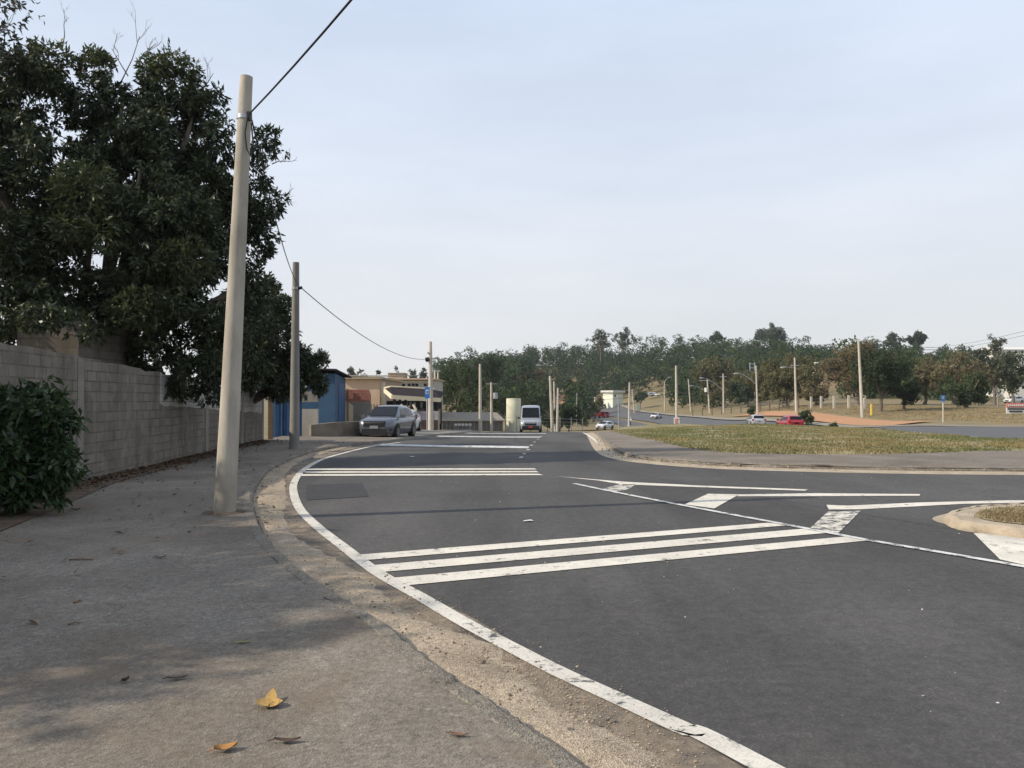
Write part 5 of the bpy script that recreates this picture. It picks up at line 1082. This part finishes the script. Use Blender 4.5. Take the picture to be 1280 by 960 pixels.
dtree('tall_tree', 'tall ragged topped tree near the right edge', 1243, 135, 418, 58, lf_grey, 53, n=9750, k=18, tr=.3, lowfrac=0.2, rmin=.28, rmax=.42)
dtree('tall_tree', 'green tree in front of the hilltop block at the right edge', 1266, 148, 438, 53, lf_mid, 54, n=8250, k=15, tr=.3, lowfrac=0.15)
dtree('small_bush', 'small green bush on the bank right of the red car', 1008, 88, 513, 20, lf_mid, 55, n=1600, k=7, tr=.05, lowfrac=.02)
dtree('small_bush', 'low green weed clump on the crest of the grass island', 1042, 52, 529, 14, lf_mid, 56, n=700, k=6, tr=.03, lowfrac=.02, leaf=.14)
dtree('small_bush', 'flat green weed clump right of the island crest', 1104, 46, 538, 18, lf_mid, 57, n=500, k=6, tr=.03, lowfrac=.02, leaf=.12)
dtree('small_bush', 'small dark bush at the foot of the street light pole', 940, 132, 506, 12, lf_dark, 58, n=900, k=6, tr=.05, lowfrac=.05)
dtree('round_tree', 'small round tree beside the information board on the bank', 800, 265, 489, 22, lf_dark, 59, n=1600, k=9, tr=.25, lowfrac=.3)
dtree('yellow_shrub', 'yellow green shrub at the left foot of the box building', 748, 268, 495, 24, lf_olive, 60, n=1500, k=8, tr=.1, lowfrac=.02)
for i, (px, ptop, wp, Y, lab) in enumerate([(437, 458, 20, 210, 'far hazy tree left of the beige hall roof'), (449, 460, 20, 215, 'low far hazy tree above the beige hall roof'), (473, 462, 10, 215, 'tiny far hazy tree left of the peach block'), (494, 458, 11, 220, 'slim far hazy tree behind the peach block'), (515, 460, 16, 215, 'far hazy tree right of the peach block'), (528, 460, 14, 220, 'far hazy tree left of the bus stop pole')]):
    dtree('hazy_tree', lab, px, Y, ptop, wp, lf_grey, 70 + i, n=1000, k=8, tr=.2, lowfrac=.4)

# ---- the forest on the hill
def forest():
    g = np.random.RandomState(3); blobs = []; pts = []
    tries = 0
    while len(pts) < 640 and tries < 60000:
        tries += 1
        px = g.uniform(548, 1330); Y = 150 + 330 * g.rand() ** .8; p = at(px, 500, Y); x = p.x
        if px < 720 and Y < 185: continue
        if 683 < px < 716 and Y < 352: continue
        if 725 <= px < 845 and Y < 322: continue
        if 845 <= px < 1000 and Y < 215: continue
        if 1000 <= px and Y < 175: continue
        if px > 1015 and px < 1062 and Y < 275: continue
        if px > 1225 and Y < 345: continue
        if any((x - a) ** 2 + (Y - b) ** 2 < 46 for a, b in pts): continue
        pts.append((x, Y))
    P = np.array(pts); Z = H(P[:, 0], P[:, 1])
    for (x, y), z in zip(pts, Z):
        h = g.uniform(7.5, 12) + (4.0 if g.rand() < .16 else 0); r = g.uniform(2.6, 5.6); blobs.append((x, y, z + h - r * .8, r * .78))
        for _ in range(7): a = g.uniform(0, 6.28); q = r * g.uniform(.45, .8); blobs.append((x + math.cos(a) * q, y + math.sin(a) * q, z + h - r * g.uniform(.5, 1.7), r * g.uniform(.30, .55)))
        blobs.append((x, y, z + h * .30, r * .8)); blobs.append((x, y, z + h - r * 1.7, r * .7))
    return blobs
fb = forest(); V, F = leaf_arrays(fb, 420000, .72, .50, 21, per=4, shell=.75, droop=.05, squash=.85, tang=.85)
def mat_forest():
    m = leafmat('forest_leaf', (.036, .054, .026), (.050, .070, .033), (.066, .084, .042), .15, .8, .08); n = m.node_tree; b = n.nodes['Principled BSDF']
    src = b.inputs['Base Color'].links[0].from_socket; tone = ramp(n, noise(n, .085, 2, .5, geoco(n)), (.32, (.62, .80, .78)), (.5, (.92, 1.0, .95)), (.64, (1.25, 1.24, 1.0)), (.78, (1.5, 1.3, 1.05)))
    c = mix(n, 1.0, src, tone, 'MULTIPLY'); n.links.new(c, b.inputs['Base Color']); n.links.new(c, n.nodes['Translucent BSDF'].inputs['Color']); return m
solo('forest', np_mesh('forest', V, F), mat_forest(), 'dark green forest covering the far hillside', 'forest', kind='stuff')

# ---- grass
def grass(name, label, poly, n, h, seed, mat, wd=.018, clump=.0, lo=0.0):
    g = np.random.RandomState(seed); P = np.array(poly, float); mn, mx_ = P.min(0), P.max(0); out_ = []
    A, B = P, np.roll(P, -1, 0)
    while len(out_) < n:
        q = mn + (mx_ - mn) * g.rand(n, 2); ins = np.zeros(n, bool)
        for a, b in zip(A, B):
            c = ((a[1] > q[:, 1]) != (b[1] > q[:, 1])); ins ^= c & (q[:, 0] < (b[0] - a[0]) * (q[:, 1] - a[1]) / (b[1] - a[1] + 1e-12) + a[0])
        q = q[ins]
        dens = .5 + .5 * np.sin(q[:, 0] * 1.3 + 2 * np.sin(q[:, 1] * .7)) * np.sin(q[:, 1] * 1.1 + np.sin(q[:, 0] * .9)); q = q[g.rand(len(q)) < .08 + .92 * dens ** 1.3]; out_ += list(q)
    q = np.array(out_[:n]); z = H(q[:, 0], q[:, 1]) + lift(q[:, 0], q[:, 1]) + lo
    k = 3; C = np.repeat(np.column_stack([q, z]), k, 0); C[:, :2] += g.normal(0, .05, (len(C), 2)); a = g.uniform(0, 6.28, len(C)); hh = h * g.uniform(.4, 1.4, len(C))
    d = np.column_stack([np.cos(a), np.sin(a), 0 * a]); s_ = np.column_stack([-np.sin(a), np.cos(a), 0 * a]); up = np.array([0, 0, 1.0]); W_ = wd * g.uniform(.7, 1.5, len(C))[:, None]
    t = C + d * (hh * g.uniform(.2, .8, len(C)))[:, None] + up * hh[:, None]; md = C + d * (hh * .2)[:, None] + up * (hh * .6)[:, None]
    V = np.stack([C - s_ * W_, C + s_ * W_, md + s_ * W_ * .8, t], 1).reshape(-1, 3); F = np.arange(len(V)).reshape(-1, 4)
    solo(name, np_mesh(name, V, F), mat, label, kind='stuff')
m_blade = leafmat('dry_grass_blade', (.165, .168, .08), (.22, .20, .10), (.30, .25, .15), .25, .8, .05, tone=((.32, (.62, .80, .62)), (.5, (.95, .95, .9)), (.66, (1.25, 1.08, .98))), ts=.16)
m_bladebrown = leafmat('brown_grass_blade', (.22, .17, .085), (.31, .235, .125), (.38, .30, .18), .25, .7, .1)
gpoly = [tuple(p) for p in GL if p[0] < 36] + [(36, 31.5)] + [tuple(p) for p in HN[6:]] + [(20, 102), (13.2, 88)]
grass('grass', 'dry short grass covering the island opposite', gpoly, 60000, .062, 5, m_blade, .018, lo=.085)
lawn = [tuple(p) for p in offset(HC, 12.8)[2:66]] + [(52, 175), (62, 110), (74, 75), (80, 50)]
grass('grass', 'brown dry grass on the bank beyond the right hand road', lawn, 16000, .08, 6, m_bladebrown, .03, lo=-.05)
grass('grass', 'sparse grass on the small traffic island', [tuple(p) for p in offset(S, -.30)[2:-2]], 700, .035, 7, m_bladebrown, .005, lo=.12)

# ================================================================ small things on the ground
def strip_scatter(n, f, seed):
    g = np.random.RandomState(seed); return [f(g) for _ in range(n)]
def litter(name, label, pts, L, W_, seed, mat, zoff):
    g = np.random.RandomState(seed); q = np.array(pts); n = len(q); z = H(q[:, 0], q[:, 1]) + zoff + g.uniform(0.004, .03, n)
    C = np.column_stack([q, z]); a = g.uniform(0, 6.28, n); D = np.column_stack([np.cos(a), np.sin(a), g.normal(0, .25, n)]); S_ = np.column_stack([-np.sin(a), np.cos(a), g.normal(0, .25, n)])
    l = (L * g.uniform(.5, 1.3, n))[:, None]; w_ = (W_ * g.uniform(.5, 1.3, n))[:, None]; up = np.array([0, 0, 1.0])
    V = np.stack([C, C + D * l * .5 + S_ * w_ + up * .25 * w_, C + D * l, C + D * l * .5 - S_ * w_ + up * .25 * w_], 1).reshape(-1, 3)
    solo(name, np_mesh(name, V, np.arange(len(V)).reshape(-1, 4)), mat, label, kind='stuff')
m_litter = leafmat('dead_leaf', (.045, .028, .018), (.10, .062, .036), (.19, .125, .07), .1, .8, .1)
def wallx(y): return float(np.interp(y, [p[1] for p in W], [p[0] for p in W]))
g_ = np.random.RandomState(8)
pts = []
for _ in range(5200):
    y = g_.uniform(2, 31); pts.append((wallx(y) + .04 + abs(g_.normal(0, .38)), y))
for _ in range(260):
    y = g_.uniform(4, 31); pts.append((wallx(y) + g_.uniform(0, 4.2), y))
litter('leaf_litter', 'brown fallen leaves gathered along the foot of the wall', pts, .10, .026, 9, m_litter, .112)
pts = []
KA = np.array(KL)
for _ in range(160):
    i = g_.randint(114, len(KA) - 2); d = abs(g_.normal(0, .16)) * (1 if g_.rand() < .75 else -2.0); t = KA[i + 1] - KA[i]; t /= np.linalg.norm(t); p = KA[i] + t * g_.uniform(-.3, .3) + np.array([t[1], -t[0]]) * d
    pts.append(tuple(p))
litter('leaf_litter', 'small brown leaves caught along the kerb at the bend', [p for p in pts if True], .07, .02, 10, m_litter, .06)
def pebbles(name, label, pts, r0, r1, seed, mat, zoff):
    g = np.random.RandomState(seed); base = np.array([(1, 0, 0), (-1, 0, 0), (0, 1, 0), (0, -1, 0), (0, 0, 1), (0, 0, -1)], float); tri = np.array([(0, 2, 4), (2, 1, 4), (1, 3, 4), (3, 0, 4), (2, 0, 5), (1, 2, 5), (3, 1, 5), (0, 3, 5)])
    q = np.array(pts); n = len(q); r = r0 + (r1 - r0) * g.rand(n) ** 3; z = H(q[:, 0], q[:, 1]) + zoff + r * .3
    V = (base[None] * (r[:, None, None] * g.uniform(.55, 1.3, (n, 6, 1))) * np.array([1, 1, .7]) + np.column_stack([q, z])[:, None]).reshape(-1, 3)
    F = (tri[None] + 6 * np.arange(n)[:, None, None]).reshape(-1, 3); solo(name, np_mesh(name, V, F), mat, label, kind='stuff')
m_peb = leafmat('pebble', (.16, .13, .095), (.29, .235, .17), (.40, .34, .27), 0, .9, .2)
pts = []
for _ in range(1500):
    i = g_.randint(38, 165); d = g_.beta(1.3, 2.6) * .95; t = KA[min(i + 1, len(KA) - 1)] - KA[i]; t = t / (np.linalg.norm(t) + 1e-9); p = KA[i] + t * g_.uniform(-.2, .2) + np.array([t[1], -t[0]]) * d; pts.append(tuple(p))
pebbles('gravel', 'loose grit and small stones in the gutter', pts, .003, .016, 11, m_peb, .03)
pts = []
for _ in range(9000):
    i = g_.randint(38, 150); d = g_.normal(.50, .14); t = KA[min(i + 1, len(KA) - 1)] - KA[i]; t = t / (np.linalg.norm(t) + 1e-9); p = KA[i] + t * g_.uniform(-.2, .2) + np.array([t[1], -t[0]]) * d; pts.append(tuple(p))
pebbles('sand_grains', 'coarse sand grains at the ragged edge of the gutter drift', pts, .002, .007, 15, leafmat('sand_grain', (.26, .20, .14), (.38, .30, .21), (.46, .38, .28), 0, .9, .1), .006)
IA = np.array(IL); pts = []
for _ in range(1100):
    i = g_.randint(10, len(IA) - 20); t = IA[i + 1] - IA[i]; t = t / (np.linalg.norm(t) + 1e-9); p = IA[i] + t * g_.uniform(-.4, .4) + np.array([t[1], -t[0]]) * g_.normal(-.1, .3); pts.append(tuple(p))
pebbles('gravel', 'broken concrete crumbs along the island kerb', pts, .008, .04, 12, m_peb, .06)
pts = []
for _ in range(420):
    y = 3.5 + 16 * g_.rand() ** 1.5; x = g_.uniform(-4, 11)
    if x > np.interp(y, [3.5, 8, 12, 20], [1.6, -.6, -2.8, -4.6]): pts.append((x, y))
pebbles('grit', 'pale specks of grit strewn over the near road', pts, .003, .012, 14, leafmat('pale_grit', (.30, .28, .24), (.50, .47, .42), (.62, .60, .56), 0, .9, .2), .0)
# separate fallen leaves and scraps
def leaf(label, px, py, L, W_, rz, mat, curl=.25, off=.103, stalk=True, tilt=0.0, name='fallen_leaf', cat='leaf'):
    p = gp(px, py, .1 if off > .05 else 0.0); n = 10; rows = []
    for i in range(n + 1):
        t = i / n; w_ = W_ * .5 * math.sin(math.pi * min(1, t * .96 + .04)) ** .7 * (1.15 - .4 * t) + .001; zc = curl * L * (t - .5) ** 2 * 1.2
        rows.append([(L * (t - .5), w_ * s, zc + abs(s) * W_ * curl * .55 + .006 + .15 * W_ * tilt * s) for s in (-1, -.5, 0, .5, 1)])
    mb = MB(); mb.loft(rows, closed=False, caps=False)
    if stalk: mb.tube([(-L * .5, 0, curl * L * .3 + .006), (-L * .72, .1 * W_, .012)], .003, 5)
    solo(name, mb, mat, label, cat, loc=(p.x, p.y, p.z + .003), rz=rz)
def lm(n, a, b): return M(n, a, b, 30, .75, .2, 60)
ly = lm('yellow_leaf', (.44, .275, .085), (.34, .20, .06)); lo_ = lm('orange_leaf', (.40, .20, .06), (.30, .14, .05)); ld = lm('dark_dead_leaf', (.055, .035, .025), (.085, .055, .038)); lg = lm('green_leaf', (.16, .18, .05), (.20, .17, .06)); lb_ = lm('brown_leaf', (.18, .09, .055), (.13, .07, .045))
def lobed_leaf():
    p = gp(336, 884, .1); mb = MB()
    for a, L_l, W_l in ((1.55, .13, .06), (.05, .070, .085), (3.1, .070, .085), (2.5, .06, .075), (.65, .06, .075)):
        rows = []
        for i in range(7):
            t = i / 6; w_ = W_l * .5 * math.sin(math.pi * min(1, t * .8 + .2)) ** .8 + .001; x = L_l * t
            rows.append([(math.cos(a) * x - math.sin(a) * w_ * s, math.sin(a) * x + math.cos(a) * w_ * s, .006 + .32 * L_l * t * t + .18 * abs(s) * w_ + .002 * a) for s in (-1, 0, 1)])
        mb.loft(rows, closed=False, caps=False)
    mb.tube([(0, 0, .008), (.0, -.05, .02)], .003, 5)
    solo('fallen_leaf', mb, ly, 'large curled yellow leaf lying on the pavement near the camera', 'leaf', loc=(p.x, p.y, p.z + .002), rz=.15)
lobed_leaf()
leaf('curled orange leaf at the bottom of the picture left of the yellow leaf', 282, 939, .10, .06, .5, lo_, .4)
leaf('long dark withered leaf between the yellow leaf and the kerb', 359, 929, .12, .038, .1, ld, .35)
leaf('small reddish brown leaf near the kerb at the bottom', 573, 921, .09, .03, -.2, lb_, .3)
leaf('flat green leaf on the pavement above the yellow leaf', 304, 804, .11, .03, .3, lg, .1)
leaf('dark dead leaf on the pavement left of the yellow leaf', 222, 850, .11, .03, .35, ld, .35)
leaf('small dark crumpled leaf in the middle of the shaded pavement', 157, 853, .045, .04, 1.0, ld, .6)
leaf('thin dark leaf lying far up the shaded pavement', 201, 698, .10, .035, .6, ld, .4)
leaf('dark leaf scrap near the left wall on the pavement', 95, 638, .12, .06, .2, ld, .4)
def stick(label, px0, py0, px1, py1, r):
    a, b = gp(px0, py0, .1), gp(px1, py1, .1); up = Vector((0, 0, r + .003)); m = a.lerp(b, .5) + Vector((0, .02, .004)); mb = MB(); mb.tube([a + up, m + up, b + up], [r, r * .9, r * .6], 6); solo('twig', mb, m_wood, label, 'twig')
stick('thin dark twig lying on the left side of the pavement', 86, 701, 116, 701, .009); stick('short twig in the middle of the shaded pavement', 92, 755, 102, 752, .008); stick('pale thin twig left of the dead leaf', 85, 782, 100, 780, .006)
p = gp(660, 652); mb = MB(); mb.add([(-.07, -.035, .006), (.015, -.05, .016), (.08, -.015, .008), (.045, .04, .022), (-.055, .035, .008)], [(0, 1, 2, 3, 4)]); mb.add([(-.07, -.035, .004), (.015, -.05, .014), (.08, -.015, .006), (.045, .04, .02), (-.055, .035, .006)], [(4, 3, 2, 1, 0)])
solo('paper_scrap', mb, m_white, 'white paper scrap lying on the road beyond the three stripes', 'paper scrap', loc=(p.x, p.y, p.z + .004))
p = gp(515, 572); mb = MB(); mb.blob((0, 0, .02), (.07, .04, .02), 3, .2, 7); solo('paper_scrap', mb, m_white, 'small pale scrap on the road between two far stripe groups', 'paper scrap', loc=(p.x, p.y, p.z + .004))
for px, py, r, lab in ((712, 917, .028, 'grey stone in the gutter near the bottom edge'), (760, 900, .018, 'pale pebble on the gutter right of the grey stone'), (604, 829, .02, 'small pale stone in the gutter beside the kerb')):
    p = gp(px, py, .02); mb = MB(); mb.blob((0, 0, r * .5), (r, r * .8, r * .6), px, .15, 7); solo('stone', mb, m_kerb, lab, 'stone', loc=(p.x, p.y, p.z))

# ================================================================ the air: a closed box of thin haze round everything
mb = MB(); mb.box((6, 500, 12), (1640, 1300, 104))
hm = bpy.data.materials.new('haze'); hm.use_nodes = True; hn = hm.node_tree; hn.nodes.clear(); ho = hn.nodes.new('ShaderNodeOutputMaterial'); hv = hn.nodes.new('ShaderNodeVolumePrincipled')
hv.inputs['Color'].default_value = (.86, .90, .96, 1); hv.inputs['Density'].default_value = HAZE; hv.inputs['Anisotropy'].default_value = .25
hn.links.new(hv.outputs['Volume'], ho.inputs['Volume'])
solo('haze', mb, hm, kind='stuff')
